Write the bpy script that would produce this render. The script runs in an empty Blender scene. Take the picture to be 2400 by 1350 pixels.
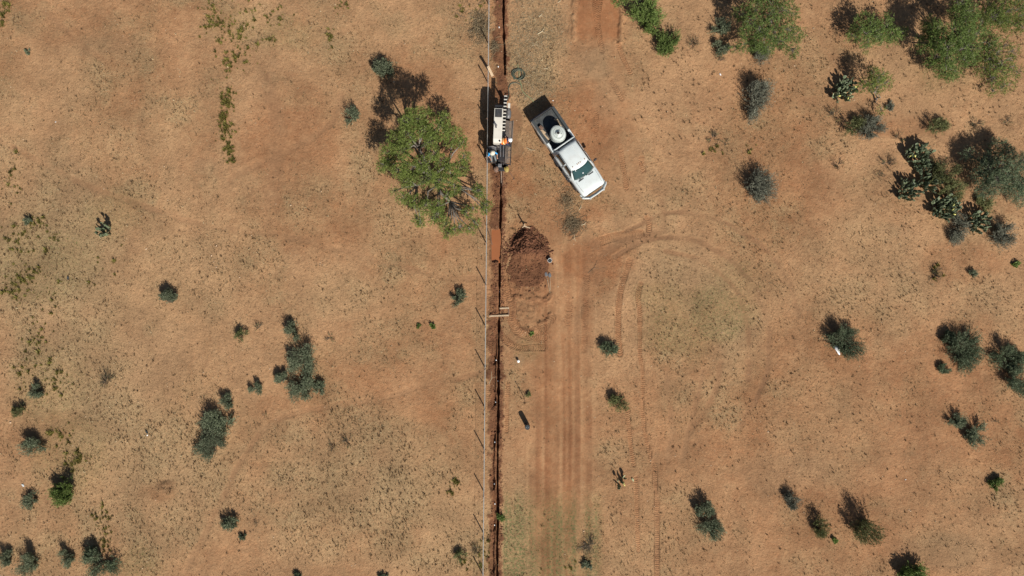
import bpy, bmesh, math, random
import numpy as np
from mathutils import Vector, Matrix

scene = bpy.context.scene
COL = scene.collection
R = math.radians

# ------------------------------------------------------------------ camera, sky, sun, exposure
PPM = 32.4            # photo pixels per metre of ground
CAM_H = 49.4          # drone height above the ground
cam_d = bpy.data.cameras.new("camera")
cam = bpy.data.objects.new("camera", cam_d)
COL.objects.link(cam)
cam.location = (0, 0, CAM_H)
cam.rotation_euler = (0, 0, 0)
cam_d.sensor_width = 36.0
cam_d.lens = 36.0 * (PPM * CAM_H) / 2400.0
cam_d.clip_start = 0.5
cam_d.clip_end = 3000
scene.camera = cam

SUN_EL, SUN_AZ = R(42.0), R(151.9)
world = bpy.data.worlds.new("World")
scene.world = world
world.use_nodes = True
wn = world.node_tree.nodes
sky = wn.new("ShaderNodeTexSky")
sky.sky_type = 'NISHITA'
sky.sun_disc = False
sky.sun_elevation = SUN_EL
sky.sun_rotation = SUN_AZ
wn["Background"].inputs[1].default_value = 0.05
world.node_tree.links.new(sky.outputs[0], wn["Background"].inputs[0])

sun_d = bpy.data.lights.new("sun", 'SUN')
sun_d.energy = 5.0
sun_d.angle = R(0.53)
sun_d.color = (1.0, 0.955, 0.88)
sun = bpy.data.objects.new("sun", sun_d)
COL.objects.link(sun)
sdir = Vector((-math.sin(SUN_AZ) * math.cos(SUN_EL), -math.cos(SUN_AZ) * math.cos(SUN_EL), -math.sin(SUN_EL)))
sun.rotation_euler = sdir.to_track_quat('-Z', 'Y').to_euler()
sun.location = (15, -28, 40)

vs = scene.view_settings
vs.view_transform = 'Standard'
vs.look = 'None'
vs.exposure = 0.33
vs.gamma = 1.0
vs.use_curve_mapping = False

# ------------------------------------------------------------------ helpers
rng = np.random.default_rng(7)
random.seed(7)


def W(px, py, z=0.0):
    """ground or raised point seen at a photo pixel, for a known height"""
    k = (CAM_H - z) / CAM_H
    return Vector(((px - 1200) / PPM * k, (675 - py) / PPM * k, z))


def tag(o, label, cat, group=None):
    o["label"] = label
    o["category"] = cat
    if group:
        o["group"] = group
    return o


def empty(name, loc, rz=0.0):
    o = bpy.data.objects.new(name, None)
    o.empty_display_size = 0.2
    COL.objects.link(o)
    o.location = loc
    o.rotation_euler = (0, 0, rz)
    return o


def link(name, me, parent=None, loc=None):
    o = bpy.data.objects.new(name, me)
    COL.objects.link(o)
    if parent is not None:
        o.parent = parent
    if loc is not None:
        o.location = loc
    return o


def np_mesh(name, V, F, mat, attrs=None, smooth=False):
    """V (n,3), F (m,k) with constant k; attrs: name -> per-vertex floats or colours"""
    V = np.asarray(V, dtype=np.float32)
    F = np.asarray(F, dtype=np.int32)
    me = bpy.data.meshes.new(name)
    k = F.shape[1]
    me.vertices.add(len(V))
    me.vertices.foreach_set("co", V.ravel())
    me.loops.add(F.size)
    me.loops.foreach_set("vertex_index", F.ravel())
    me.polygons.add(len(F))
    me.polygons.foreach_set("loop_start", np.arange(0, F.size, k, dtype=np.int32))
    me.polygons.foreach_set("loop_total", np.full(len(F), k, dtype=np.int32))
    if smooth:
        me.polygons.foreach_set("use_smooth", np.ones(len(F), dtype=bool))
    for an, av in (attrs or {}).items():
        av = np.asarray(av, dtype=np.float32)
        if av.ndim == 1:
            a = me.attributes.new(an, 'FLOAT', 'POINT')
            a.data.foreach_set("value", av)
        else:
            a = me.attributes.new(an, 'FLOAT_COLOR', 'POINT')
            a.data.foreach_set("color", av.ravel())
    me.update()
    me.validate()
    if mat:
        me.materials.append(mat)
    return me


class MB:
    """collects simple solids into one mesh"""
    def __init__(self):
        self.bm = bmesh.new()

    def box(self, x0, x1, y0, y1, z0, z1, bev=0.0):
        r = bmesh.ops.create_cube(self.bm, size=1.0)
        vs_ = r["verts"]
        for v in vs_:
            v.co = Vector((x0 + (v.co.x + .5) * (x1 - x0), y0 + (v.co.y + .5) * (y1 - y0), z0 + (v.co.z + .5) * (z1 - z0)))
        if bev > 0:
            es = list({e for v in vs_ for e in v.link_edges})
            bmesh.ops.bevel(self.bm, geom=es, offset=bev, segments=2, affect='EDGES', profile=.5)
        return self

    def bar(self, a, b, w, h=None, up=Vector((0, 0, 1))):
        a, b = Vector(a), Vector(b)
        h = h or w
        d = (b - a).normalized()
        s = d.cross(up)
        if s.length < 1e-4:
            s = d.cross(Vector((1, 0, 0)))
        s.normalize()
        u = s.cross(d)
        ring = [(s * sx * w / 2 + u * sy * h / 2) for sx, sy in ((-1, -1), (1, -1), (1, 1), (-1, 1))]
        va = [self.bm.verts.new(a + q) for q in ring]
        vb = [self.bm.verts.new(b + q) for q in ring]
        for i in range(4):
            j = (i + 1) % 4
            self.bm.faces.new((va[i], va[j], vb[j], vb[i]))
        self.bm.faces.new(va[::-1])
        self.bm.faces.new(vb)
        return self

    def tube(self, pts, r, n=8, cap=True):
        pts = [Vector(p) for p in pts]
        rs = r if isinstance(r, (list, tuple)) else [r] * len(pts)
        rings = []
        ref = Vector((0.31, 0.17, 0.93)).normalized()
        for i, p in enumerate(pts):
            d = (pts[min(i + 1, len(pts) - 1)] - pts[max(i - 1, 0)])
            if d.length < 1e-6:
                d = Vector((0, 0, 1))
            d.normalize()
            s = d.cross(ref)
            if s.length < 1e-3:
                s = d.cross(Vector((1, 0, 0)))
            s.normalize()
            u = s.cross(d)
            rings.append([self.bm.verts.new(p + (s * math.cos(2 * math.pi * k / n) + u * math.sin(2 * math.pi * k / n)) * rs[i]) for k in range(n)])
        for a, b in zip(rings[:-1], rings[1:]):
            for k in range(n):
                j = (k + 1) % n
                self.bm.faces.new((a[k], a[j], b[j], b[k]))
        if cap:
            self.bm.faces.new(rings[0][::-1])
            self.bm.faces.new(rings[-1])
        return self

    def lathe(self, prof, n=24, axis='z', c=(0, 0, 0), sx=1.0, sy=1.0):
        c = Vector(c)
        rings = []
        for r, h in prof:
            ring = []
            for k in range(n):
                a = 2 * math.pi * k / n
                p = Vector((math.cos(a) * r * sx, math.sin(a) * r * sy, h))
                if axis == 'y':
                    p = Vector((p.x, p.z, -p.y))
                elif axis == 'x':
                    p = Vector((p.z, p.x, p.y))
                ring.append(self.bm.verts.new(c + p))
            rings.append(ring)
        for a, b in zip(rings[:-1], rings[1:]):
            for k in range(n):
                j = (k + 1) % n
                self.bm.faces.new((a[k], a[j], b[j], b[k]))
        self.bm.faces.new(rings[0][::-1])
        self.bm.faces.new(rings[-1])
        return self

    def loft(self, rings, cap=True, closed=True):
        rr = [[self.bm.verts.new(Vector(p)) for p in ring] for ring in rings]
        n = len(rr[0])
        for a, b in zip(rr[:-1], rr[1:]):
            for k in range(n if closed else n - 1):
                j = (k + 1) % n
                self.bm.faces.new((a[k], a[j], b[j], b[k]))
        if cap:
            self.bm.faces.new(rr[0][::-1])
            self.bm.faces.new(rr[-1])
        return self

    def prism(self, poly, z0, z1):
        return self.loft([[(x, y, z0) for x, y in poly], [(x, y, z1) for x, y in poly]])

    def build(self, name, mat, parent=None, smooth=False, bevel=0.0):
        bmesh.ops.recalc_face_normals(self.bm, faces=self.bm.faces[:])
        if bevel > 0:
            es = [e for e in self.bm.edges if len(e.link_faces) == 2 and e.calc_face_angle(0) > .6]
            bmesh.ops.bevel(self.bm, geom=es, offset=bevel, segments=2, affect='EDGES', profile=.5)
        me = bpy.data.meshes.new(name)
        self.bm.to_mesh(me)
        self.bm.free()
        if smooth:
            for p in me.polygons:
                p.use_smooth = True
        me.materials.append(mat)
        return link(name, me, parent)


# numpy value noise ------------------------------------------------
_TAB = np.random.default_rng(99).random((256, 256)).astype(np.float32)


def vnoise(x, y, scale, seed=0):
    x = x / scale + seed * 17.31
    y = y / scale + seed * 9.77
    xi = np.floor(x).astype(int)
    yi = np.floor(y).astype(int)
    fx = x - xi
    fy = y - yi
    fx = fx * fx * (3 - 2 * fx)
    fy = fy * fy * (3 - 2 * fy)
    x0, x1, y0, y1 = xi & 255, (xi + 1) & 255, yi & 255, (yi + 1) & 255
    a = _TAB[x0, y0] * (1 - fx) + _TAB[x1, y0] * fx
    b = _TAB[x0, y1] * (1 - fx) + _TAB[x1, y1] * fx
    return (a * (1 - fy) + b * fy)


def fbm(x, y, scale, seed=0, oct_=4, gain=.5):
    s, amp, tot = 0, 1.0, 0
    for i in range(oct_):
        s = s + amp * vnoise(x, y, scale / 2 ** i, seed + i * 3)
        tot += amp
        amp *= gain
    return s / tot


# ------------------------------------------------------------------ materials
def newmat(name):
    m = bpy.data.materials.new(name)
    m.use_nodes = True
    nt = m.node_tree
    return m, nt, nt.nodes, nt.links, nt.nodes["Principled BSDF"]


def simple(name, col, rough=.6, metal=0.0, var=.12, scale=6.0, bump=0.0, dirt_or_lit=None, dirt_or_lit_amt=.3, spec=.4, dscale=2.2):
    """paint, rubber, metal: base colour broken up by procedural grime or pale blotches"""
    m, nt, N, L, P = newmat(name)
    tc = N.new("ShaderNodeTexCoord")
    nz = N.new("ShaderNodeTexNoise")
    nz.inputs["Scale"].default_value = scale
    nz.inputs["Detail"].default_value = 5
    L.new(tc.outputs["Object"], nz.inputs["Vector"])
    mr = N.new("ShaderNodeMapRange")
    mr.inputs["From Min"].default_value = .3
    mr.inputs["From Max"].default_value = .7
    mr.inputs["To Min"].default_value = 1 - var
    mr.inputs["To Max"].default_value = 1 + var
    L.new(nz.outputs["Fac"], mr.inputs["Value"])
    mul = N.new("ShaderNodeMix")
    mul.data_type = 'RGBA'
    mul.blend_type = 'MULTIPLY'
    mul.inputs["Factor"].default_value = 1
    mul.inputs["A"].default_value = (*col, 1)
    L.new(mr.outputs["Result"], mul.inputs["B"])
    out = mul.outputs["Result"]
    if dirt_or_lit:
        n2 = N.new("ShaderNodeTexNoise")
        n2.inputs["Scale"].default_value = dscale
        n2.inputs["Detail"].default_value = 7
        n2.inputs["Roughness"].default_value = .65
        L.new(tc.outputs["Object"], n2.inputs["Vector"])
        m2 = N.new("ShaderNodeMapRange")
        m2.inputs["From Min"].default_value = .45
        m2.inputs["From Max"].default_value = .75
        m2.inputs["To Max"].default_value = dirt_or_lit_amt
        L.new(n2.outputs["Fac"], m2.inputs["Value"])
        mx = N.new("ShaderNodeMix")
        mx.data_type = 'RGBA'
        L.new(m2.outputs["Result"], mx.inputs["Factor"])
        L.new(out, mx.inputs["A"])
        mx.inputs["B"].default_value = (*dirt_or_lit, 1)
        out = mx.outputs["Result"]
    L.new(out, P.inputs["Base Color"])
    P.inputs["Roughness"].default_value = rough
    P.inputs["Metallic"].default_value = metal
    P.inputs["Specular IOR Level"].default_value = spec
    if bump > 0:
        b = N.new("ShaderNodeBump")
        b.inputs["Strength"].default_value = bump
        b.inputs["Distance"].default_value = .02
        L.new(nz.outputs["Fac"], b.inputs["Height"])
        L.new(b.outputs["Normal"], P.inputs["Normal"])
    return m


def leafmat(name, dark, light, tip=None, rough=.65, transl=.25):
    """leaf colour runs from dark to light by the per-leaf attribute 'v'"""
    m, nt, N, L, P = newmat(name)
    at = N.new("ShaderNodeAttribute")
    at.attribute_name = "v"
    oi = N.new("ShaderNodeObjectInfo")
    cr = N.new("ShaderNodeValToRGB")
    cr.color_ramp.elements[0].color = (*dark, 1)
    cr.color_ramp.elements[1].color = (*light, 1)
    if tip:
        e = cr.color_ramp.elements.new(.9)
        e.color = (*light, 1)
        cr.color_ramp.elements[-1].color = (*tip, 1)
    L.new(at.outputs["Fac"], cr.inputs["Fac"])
    hs = N.new("ShaderNodeHueSaturation")
    mr = N.new("ShaderNodeMapRange")
    mr.inputs["To Min"].default_value = .8
    mr.inputs["To Max"].default_value = 1.2
    L.new(oi.outputs["Random"], mr.inputs["Value"])
    L.new(mr.outputs["Result"], hs.inputs["Value"])
    L.new(cr.outputs["Color"], hs.inputs["Color"])
    L.new(hs.outputs["Color"], P.inputs["Base Color"])
    P.inputs["Roughness"].default_value = rough
    P.inputs["Specular IOR Level"].default_value = .25
    tr = N.new("ShaderNodeBsdfTranslucent")
    L.new(hs.outputs["Color"], tr.inputs["Color"])
    mix = N.new("ShaderNodeMixShader")
    mix.inputs[0].default_value = transl
    L.new(P.outputs[0], mix.inputs[1])
    L.new(tr.outputs[0], mix.inputs[2])
    L.new(mix.outputs[0], N["Material Output"].inputs[0])
    return m


def ramp2(N, L, src, lo, hi, tmin=0.0, tmax=1.0):
    mr = N.new("ShaderNodeMapRange")
    mr.inputs["From Min"].default_value = lo
    mr.inputs["From Max"].default_value = hi
    mr.inputs["To Min"].default_value = tmin
    mr.inputs["To Max"].default_value = tmax
    L.new(src, mr.inputs["Value"])
    return mr.outputs["Result"]


def mixc(N, L, fac, a, b, mode='MIX'):
    mx = N.new("ShaderNodeMix")
    mx.data_type = 'RGBA'
    mx.blend_type = mode
    for sock, v in (("Factor", fac), ("A", a), ("B", b)):
        if isinstance(v, (int, float)):
            mx.inputs[sock].default_value = v
        elif isinstance(v, tuple):
            mx.inputs[sock].default_value = (*v, 1)
        else:
            L.new(v, mx.inputs[sock])
    return mx.outputs["Result"]


def mth(N, L, op, a, b=None):
    n = N.new("ShaderNodeMath")
    n.operation = op
    for i, v in enumerate((a, b)):
        if v is None:
            continue
        if isinstance(v, (int, float)):
            n.inputs[i].default_value = v
        else:
            L.new(v, n.inputs[i])
    return n.outputs[0]


SAND = (.360, .209, .107)
RED = (.262, .116, .052)
STRAW = (.315, .232, .122)
MOIST = (.115, .052, .028)
GREEN = (.118, .135, .052)
GREY = (.235, .150, .082)


def soil_material(name, track=True):
    m, nt, N, L, P = newmat(name)
    geo = N.new("ShaderNodeNewGeometry")
    pos = geo.outputs["Position"]

    def noise(scale, det=4, rough=.55, dist=0.0):
        n = N.new("ShaderNodeTexNoise")
        n.inputs["Scale"].default_value = scale
        n.inputs["Detail"].default_value = det
        n.inputs["Roughness"].default_value = rough
        n.inputs["Distortion"].default_value = dist
        L.new(pos, n.inputs["Vector"])
        return n.outputs["Fac"]
    a1 = N.new("ShaderNodeAttribute")
    a1.attribute_name = "soil"
    sp = N.new("ShaderNodeSeparateColor")
    L.new(a1.outputs["Color"], sp.inputs[0])
    red, straw, moist = sp.outputs
    a2 = N.new("ShaderNodeAttribute")
    a2.attribute_name = "cover"
    sp2 = N.new("ShaderNodeSeparateColor")
    L.new(a2.outputs["Color"], sp2.inputs[0])
    green, grey, smooth = sp2.outputs
    nbig = noise(.35, 5)
    nmid = noise(1.7, 6, .65)
    nfine = noise(9, 5, .7)
    nspk = noise(26, 3, .7)
    # base: sand to red
    rfac = mth(N, L, 'ADD', red, ramp2(N, L, nmid, .3, .75, -.22, .28))
    rfac = mth(N, L, 'ADD', rfac, ramp2(N, L, nfine, .3, .7, -.22, .22))
    cl = N.new("ShaderNodeClamp")
    L.new(rfac, cl.inputs[0])
    c = mixc(N, L, cl.outputs[0], SAND, RED)
    # grey-brown dust patches
    gfac = mth(N, L, 'MULTIPLY', grey, ramp2(N, L, nmid, .3, .6, .5, 1))
    c = mixc(N, L, gfac, c, GREY)
    # straw litter in broken flecks
    sfac = mth(N, L, 'MULTIPLY', straw, ramp2(N, L, noise(14, 4, .75, .6), .40, .62, .15, .95))
    c = mixc(N, L, sfac, c, STRAW)
    # thin green
    grfac = mth(N, L, 'MULTIPLY', green, ramp2(N, L, noise(6, 5, .7), .38, .62, .1, .9))
    c = mixc(N, L, grfac, c, GREEN)
    # moist freshly dug earth
    mfac = mth(N, L, 'MULTIPLY', moist, ramp2(N, L, nfine, .2, .65, .7, 1.0))
    c = mixc(N, L, mfac, c, MOIST)
    # grains and dark flecks
    v = ramp2(N, L, nspk, .25, .75, .80, 1.22)
    c = mixc(N, L, 1.0, c, v, 'MULTIPLY')
    v2 = ramp2(N, L, nfine, .25, .75, .82, 1.18)
    c = mixc(N, L, 1.0, c, v2, 'MULTIPLY')
    v3 = ramp2(N, L, noise(2.6, 4, .6, .8), .3, .7, .86, 1.13)
    c = mixc(N, L, 1.0, c, v3, 'MULTIPLY')
    v4 = ramp2(N, L, nbig, .32, .68, .80, 1.12)
    c = mixc(N, L, 1.0, c, v4, 'MULTIPLY')
    # tufts with their shadows, painted: small dark specks gathered in drifts, pale grit elsewhere
    sk = mth(N, L, 'MULTIPLY', ramp2(N, L, noise(11, 4, .8, 1.2), .56, .66, 0, 1), ramp2(N, L, nmid, .38, .62, .12, .75))
    sk = mth(N, L, 'MULTIPLY', sk, mth(N, L, 'SUBTRACT', 1.0, mth(N, L, 'MULTIPLY', smooth, .75)))
    c = mixc(N, L, sk, c, (.125, .072, .040))
    gk = mth(N, L, 'MULTIPLY', ramp2(N, L, noise(17, 3, .8, .5), .62, .72, 0, .6), mth(N, L, 'SUBTRACT', 1.0, moist))
    c = mixc(N, L, gk, c, (.46, .31, .19))
    fl = N.new("ShaderNodeTexVoronoi")
    fl.inputs["Scale"].default_value = 3.6
    L.new(pos, fl.inputs["Vector"])
    flk = ramp2(N, L, fl.outputs["Distance"], .05, .15, 1, 0)
    flk = mth(N, L, 'MULTIPLY', flk, ramp2(N, L, nmid, .5, .62, 0, .55))
    flk = mth(N, L, 'MULTIPLY', flk, mth(N, L, 'SUBTRACT', 1.0, smooth))
    c = mixc(N, L, flk, c, (.085, .05, .028))
    L.new(c, P.inputs["Base Color"])
    P.inputs["Roughness"].default_value = .92
    P.inputs["Specular IOR Level"].default_value = .12
    # relief
    rough_amt = mth(N, L, 'SUBTRACT', 1.0, mth(N, L, 'MULTIPLY', smooth, .72))
    h = mth(N, L, 'MULTIPLY', mth(N, L, 'ADD', mth(N, L, 'MULTIPLY', noise(5, 6, .72, .5), 1.25), mth(N, L, 'MULTIPLY', nspk, .22)), rough_amt)
    if track:
        at = N.new("ShaderNodeAttribute")
        at.attribute_name = "track_u"
        aw = N.new("ShaderNodeAttribute")
        aw.attribute_name = "track_w"
        s = mth(N, L, 'SINE', mth(N, L, 'MULTIPLY', at.outputs["Fac"], 2 * math.pi / .15))
        wgt = mth(N, L, 'MULTIPLY', aw.outputs["Fac"], ramp2(N, L, noise(.9, 3), .3, .55, .15, 1))
        h = mth(N, L, 'ADD', h, mth(N, L, 'MULTIPLY', mth(N, L, 'MULTIPLY', s, wgt), .30))
    b = N.new("ShaderNodeBump")
    b.inputs["Strength"].default_value = .9
    b.inputs["Distance"].default_value = .085
    L.new(h, b.inputs["Height"])
    L.new(b.outputs["Normal"], P.inputs["Normal"])
    return m


M = {}
M['soil'] = soil_material("soil")
M['clod'] = simple("clod", (.135, .060, .034), .95, var=.45, scale=2.5, spec=.1)
M['water'] = simple("muddy_water", (.265, .098, .040), .22, var=.06, scale=1.2, spec=.35)
M['straw'] = leafmat("dry_grass", (.15, .085, .042), (.40, .28, .145), (.58, .46, .28), transl=.2)
M['weed'] = leafmat("yellow_weed", (.13, .11, .028), (.31, .275, .07), transl=.3)
M['litter'] = leafmat("wood_litter", (.13, .09, .05), (.42, .33, .20), (.62, .52, .36), transl=0.0)
M['sage'] = leafmat("sage_leaf", (.065, .085, .048), (.235, .265, .16), (.38, .40, .26), transl=.3)
M['sagegrey'] = leafmat("grey_sage_leaf", (.075, .075, .055), (.225, .228, .165), (.35, .355, .27), transl=.15)
M['darksage'] = leafmat("dark_green_leaf", (.042, .062, .034), (.16, .195, .105), (.26, .29, .17), transl=.15)
M['green'] = leafmat("bright_green_leaf", (.07, .115, .026), (.235, .315, .085), (.34, .40, .145), transl=.28)
M['olive'] = leafmat("olive_leaf", (.06, .07, .026), (.20, .21, .08), (.28, .28, .13), transl=.25)
M['mesquite'] = leafmat("mesquite_leaf", (.085, .115, .028), (.27, .335, .085), (.38, .43, .155), transl=.42)
M['twigleaf'] = leafmat("brown_twig_leaf", (.06, .045, .028), (.15, .12, .065), (.17, .19, .06), transl=.1)
M['bark'] = simple("bark", (.19, .165, .14), .9, var=.35, scale=9, bump=.4, spec=.15)
M['stem'] = simple("stem", (.13, .10, .072), .9, var=.3, scale=12, spec=.15)
# ------------------------------------------------------------------ ground: one sheet with trench, pit, ruts and tracks pressed into it
def axis(segs):
    out = []
    for a, b, s in segs:
        n = max(1, int(round((b - a) / s)))
        out.append(np.linspace(a, b, n, endpoint=False))
    out.append(np.array([segs[-1][1]]))
    return np.concatenate(out)


gx = axis([(-900, -300, 300), (-300, -80, 40), (-80, -42, 4), (-42, -37.5, .5), (-37.5, -1.9, .14), (-1.9, -.25, .027), (-.25, 9.5, .068), (9.5, 37.5, .14), (37.5, 42, .5), (42, 80, 4), (80, 300, 40), (300, 900, 300)])
gy = axis([(-900, -300, 300), (-300, -60, 40), (-60, -26, 4), (-26, -21.4, .5), (-21.4, 21.4, .068), (21.4, 26, .5), (26, 60, 4), (60, 300, 40), (300, 900, 300)])
NX, NY = len(gx), len(gy)
GX, GY = np.meshgrid(gx, gy)          # shape (NY, NX)
PX, PY = GX * PPM + 1200, 675 - GY * PPM
inside = ((np.abs(GX) < 60) & (np.abs(GY) < 45)).astype(np.float32)


def sm(t):
    t = np.clip(t, 0, 1)
    return t * t * (3 - 2 * t)


def stroke(pts, width, soft, wob=0.0, wscale=2.0, seed=0):
    """weight and running length of a painted line (photo pixels) over the grid"""
    w = np.zeros((NY, NX), np.float32)
    u = np.zeros((NY, NX), np.float32)
    run = 0.0
    for (x0, y0), (x1, y1) in zip(pts[:-1], pts[1:]):
        m = width / 2 + soft + 2
        ax0, ax1 = (min(x0, x1) - m - 1200) / PPM, (max(x0, x1) + m - 1200) / PPM
        ay0, ay1 = (675 - max(y0, y1) - m) / PPM, (675 - min(y0, y1) + m) / PPM
        i0, i1 = np.searchsorted(gx, ax0), np.searchsorted(gx, ax1)
        j0, j1 = np.searchsorted(gy, ay0), np.searchsorted(gy, ay1)
        L_ = math.hypot(x1 - x0, y1 - y0)
        if i1 > i0 and j1 > j0:
            sx, sy = PX[j0:j1, i0:i1], PY[j0:j1, i0:i1]
            if wob:
                ox = (fbm(GX[j0:j1, i0:i1], GY[j0:j1, i0:i1], wscale, seed + 40, 3) - .5) * wob
                oy = (fbm(GX[j0:j1, i0:i1], GY[j0:j1, i0:i1], wscale, seed + 50, 3) - .5) * wob
                sx, sy = sx + ox, sy + oy
            t = np.clip(((sx - x0) * (x1 - x0) + (sy - y0) * (y1 - y0)) / max(L_ * L_, 1e-6), 0, 1)
            d = np.hypot(sx - x0 - t * (x1 - x0), sy - y0 - t * (y1 - y0))
            ww = sm((width / 2 + soft - d) / max(soft, .01))
            sub = w[j0:j1, i0:i1]
            better = ww > sub
            sub[better] = ww[better]
            uu = u[j0:j1, i0:i1]
            uu[better] = ((run + t * L_) / PPM)[better]
        run += L_
    return w, u


def curve(pts, n=10):
    """Catmull-Rom through photo points"""
    P_ = [pts[0]] + list(pts) + [pts[-1]]
    out = []
    for i in range(1, len(P_) - 2):
        p0, p1, p2, p3 = [np.array(P_[i + k], float) for k in (-1, 0, 1, 2)]
        for t in np.linspace(0, 1, n, endpoint=False):
            out.append(tuple(.5 * (2 * p1 + (p2 - p0) * t + (2 * p0 - 5 * p1 + 4 * p2 - p3) * t * t + (3 * p1 - p0 - 3 * p2 + p3) * t ** 3)))
    out.append(tuple(pts[-1]))
    return out


def blob(x, y, rx, ry, wob=.35, seed=0, hard=.55):
    d = np.hypot((PX - x) / rx, (PY - y) / ry) + (fbm(GX, GY, max(rx, ry) / PPM * .7, seed + 11, 4) - .5) * 2 * wob
    return sm((1 - d) / hard)


H = np.zeros((NY, NX), np.float32)
red = np.zeros_like(H)
straw = np.zeros_like(H)
moist = np.zeros_like(H)
green = np.zeros_like(H)
grey = np.zeros_like(H)
smooth = np.zeros_like(H)
track_u = np.zeros_like(H)
track_w = np.zeros_like(H)

# broad mottling of the plain
nm = fbm(GX, GY, 1.5, 17, 4)
n1 = fbm(GX, GY, 11, 1, 5)
n2 = fbm(GX, GY, 5, 2, 5)
n3 = fbm(GX, GY, 2.2, 3, 4)
red += .04 + np.clip((n1 - .46) * 3.2, -.1, .8) * .6 + np.clip((n2 - .47) * 3, 0, .6) * .6
straw += np.clip((n2 - .50) * 3.0, 0, .5) + np.clip((n3 - .55) * 3, 0, .4)
for x, y, rx, ry, a in ((120, 560, 260, 260, .8), (150, 850, 200, 220, .85), (330, 1150, 330, 260, .75), (800, 1130, 360, 220, .85), (1000, 1250, 180, 140, .7),
                        (620, 60, 120, 90, .65), (1620, 740, 200, 170, .5), (1700, 860, 130, 110, .4), (1250, 120, 95, 180, .95), (2060, 700, 260, 160, .55),
                        (460, 640, 200, 200, .45), (800, 700, 120, 70, .5), (40, 380, 80, 90, .5), (2300, 720, 150, 110, .4), (1900, 1000, 260, 200, .35), (2000, 560, 150, 90, .35),
                        (1330, 480, 40, 75, .7), (1345, 540, 55, 50, .9), (1125, 70, 45, 75, .9), (300, 260, 220, 150, .35), (2250, 1200, 200, 160, .35)):
    straw = np.maximum(straw, blob(x, y, rx, ry, .5, int(x) % 37) * a)
for x, y, rx, ry, a in ((700, 330, 140, 280, .58), (720, 500, 280, 160, .62), (1000, 620, 200, 110, .5), (1370, 330, 150, 200, .8), (1300, 470, 140, 110, .85), (1400, 600, 130, 110, .85), (1240, 420, 70, 110, .9), (1250, 560, 90, 160, .8), (2260, 620, 160, 60, .5), (1900, 900, 60, 260, .5), (150, 990, 120, 40, .5), (980, 300, 160, 220, .5),
                        (380, 1150, 60, 45, .75), (1660, 930, 80, 60, .4), (1560, 830, 50, 60, .6), (200, 60, 150, 80, .4), (480, 320, 80, 120, .35), (640, 960, 90, 50, .4),
                        (1215, 690, 90, 160, .75), (1480, 1050, 260, 280, .42), (1200, 440, 60, 90, .7), (2100, 300, 160, 40, .45), (1960, 140, 60, 80, .45), (1160, 480, 35, 900, .55), (2280, 600, 120, 40, .35)):
    red = np.maximum(red, blob(x, y, rx, ry, .5, int(x) % 31) * a)
for x, y, rx, ry, a in ((1395, 150, 55, 75, .75), (1420, 220, 40, 60, .4), (240, 110, 140, 50, .5), (1600, 640, 160, 90, .4), (1720, 790, 120, 90, .35), (2090, 150, 60, 60, .35), (150, 760, 180, 140, .35),
                        (1270, 180, 30, 30, .5), (480, 390, 40, 25, .4), (100, 600, 240, 270, .5), (260, 880, 220, 200, .38), (800, 1120, 260, 160, .35), (330, 1200, 200, 140, .3), (2100, 540, 70, 25, .35), (1850, 1110, 160, 50, .3), (2200, 1290, 150, 50, .4)):
    grey = np.maximum(grey, blob(x, y, rx, ry, .5, int(x) % 29) * a)

# undulation of the land
H += (fbm(GX, GY, 6, 5, 3) - .5) * .16 * inside + (fbm(GX, GY, .9, 6, 3) - .5) * .05 * inside

# graded lane running down the right side of the trench
lane = stroke([(1312, 560), (1312, 900), (1318, 1400)], 84, 60, 60, 2.5, 1)[0]
lane_n = vnoise(PX + (fbm(GX, GY, 6, 8, 2) - .5) * 6, PY * .02, 7.0, 4)
red = np.maximum(red, lane * (.28 + .62 * lane_n))
moist = np.maximum(moist, lane * .40 * np.clip(lane_n * 1.8 - .7, 0, 1))
straw *= 1 - .75 * lane
smooth = np.maximum(smooth, lane * .75)
H += lane * (lane_n - .5) * .022
for x, w_, a in ((1283, 12, .5), (1308, 8, -.4), (1332, 13, .55), (1356, 7, -.35), (1262, 8, .3)):
    s, _ = stroke(curve([(x - 4, 600), (x, 800), (x + 2, 1050), (x + 6, 1400)]), w_, 6, 6, 5, int(w_))
    s = s * np.clip(fbm(GX, GY, 2.2, 96, 3) * 3 - .7, .2, 1)
    red += s * .28 * a
    H -= s * .03 * a
    moist = np.maximum(moist, s * max(0, a) * .26)
    smooth = np.maximum(smooth, s * .8)

# graded red patch at the top with its banked edges
yard = np.clip(sm((PX - 1336 + (n3 - .5) * 26) / 26) * sm((1460 - PX + (n3 - .5) * 16) / 12) * sm((125 - PY + (n3 - .5) * 110) / 60), 0, 1) * (PY > -400)
red = np.maximum(red, yard * .95)
straw *= 1 - .95 * yard
smooth = np.maximum(smooth, yard * .85)
H -= yard * .05
for pts, w_, a in (([(1347, -40), (1346, 30), (1344, 90)], 5, .09), ([(1457, -40), (1458, 40), (1453, 98)], 5, .10)):
    s, _ = stroke(pts, w_, 5, 8, .5, 3)
    H += s * a * (.5 + fbm(GX, GY, .3, 12, 2))
drag, _ = stroke(curve([(1400, -20), (1405, 150), (1420, 260), (1450, 400)]), 90, 40, 30, 3, 6)
straw *= 1 - .7 * drag
smooth = np.maximum(smooth, drag * .45)
red = np.maximum(red, drag * .42)

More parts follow.
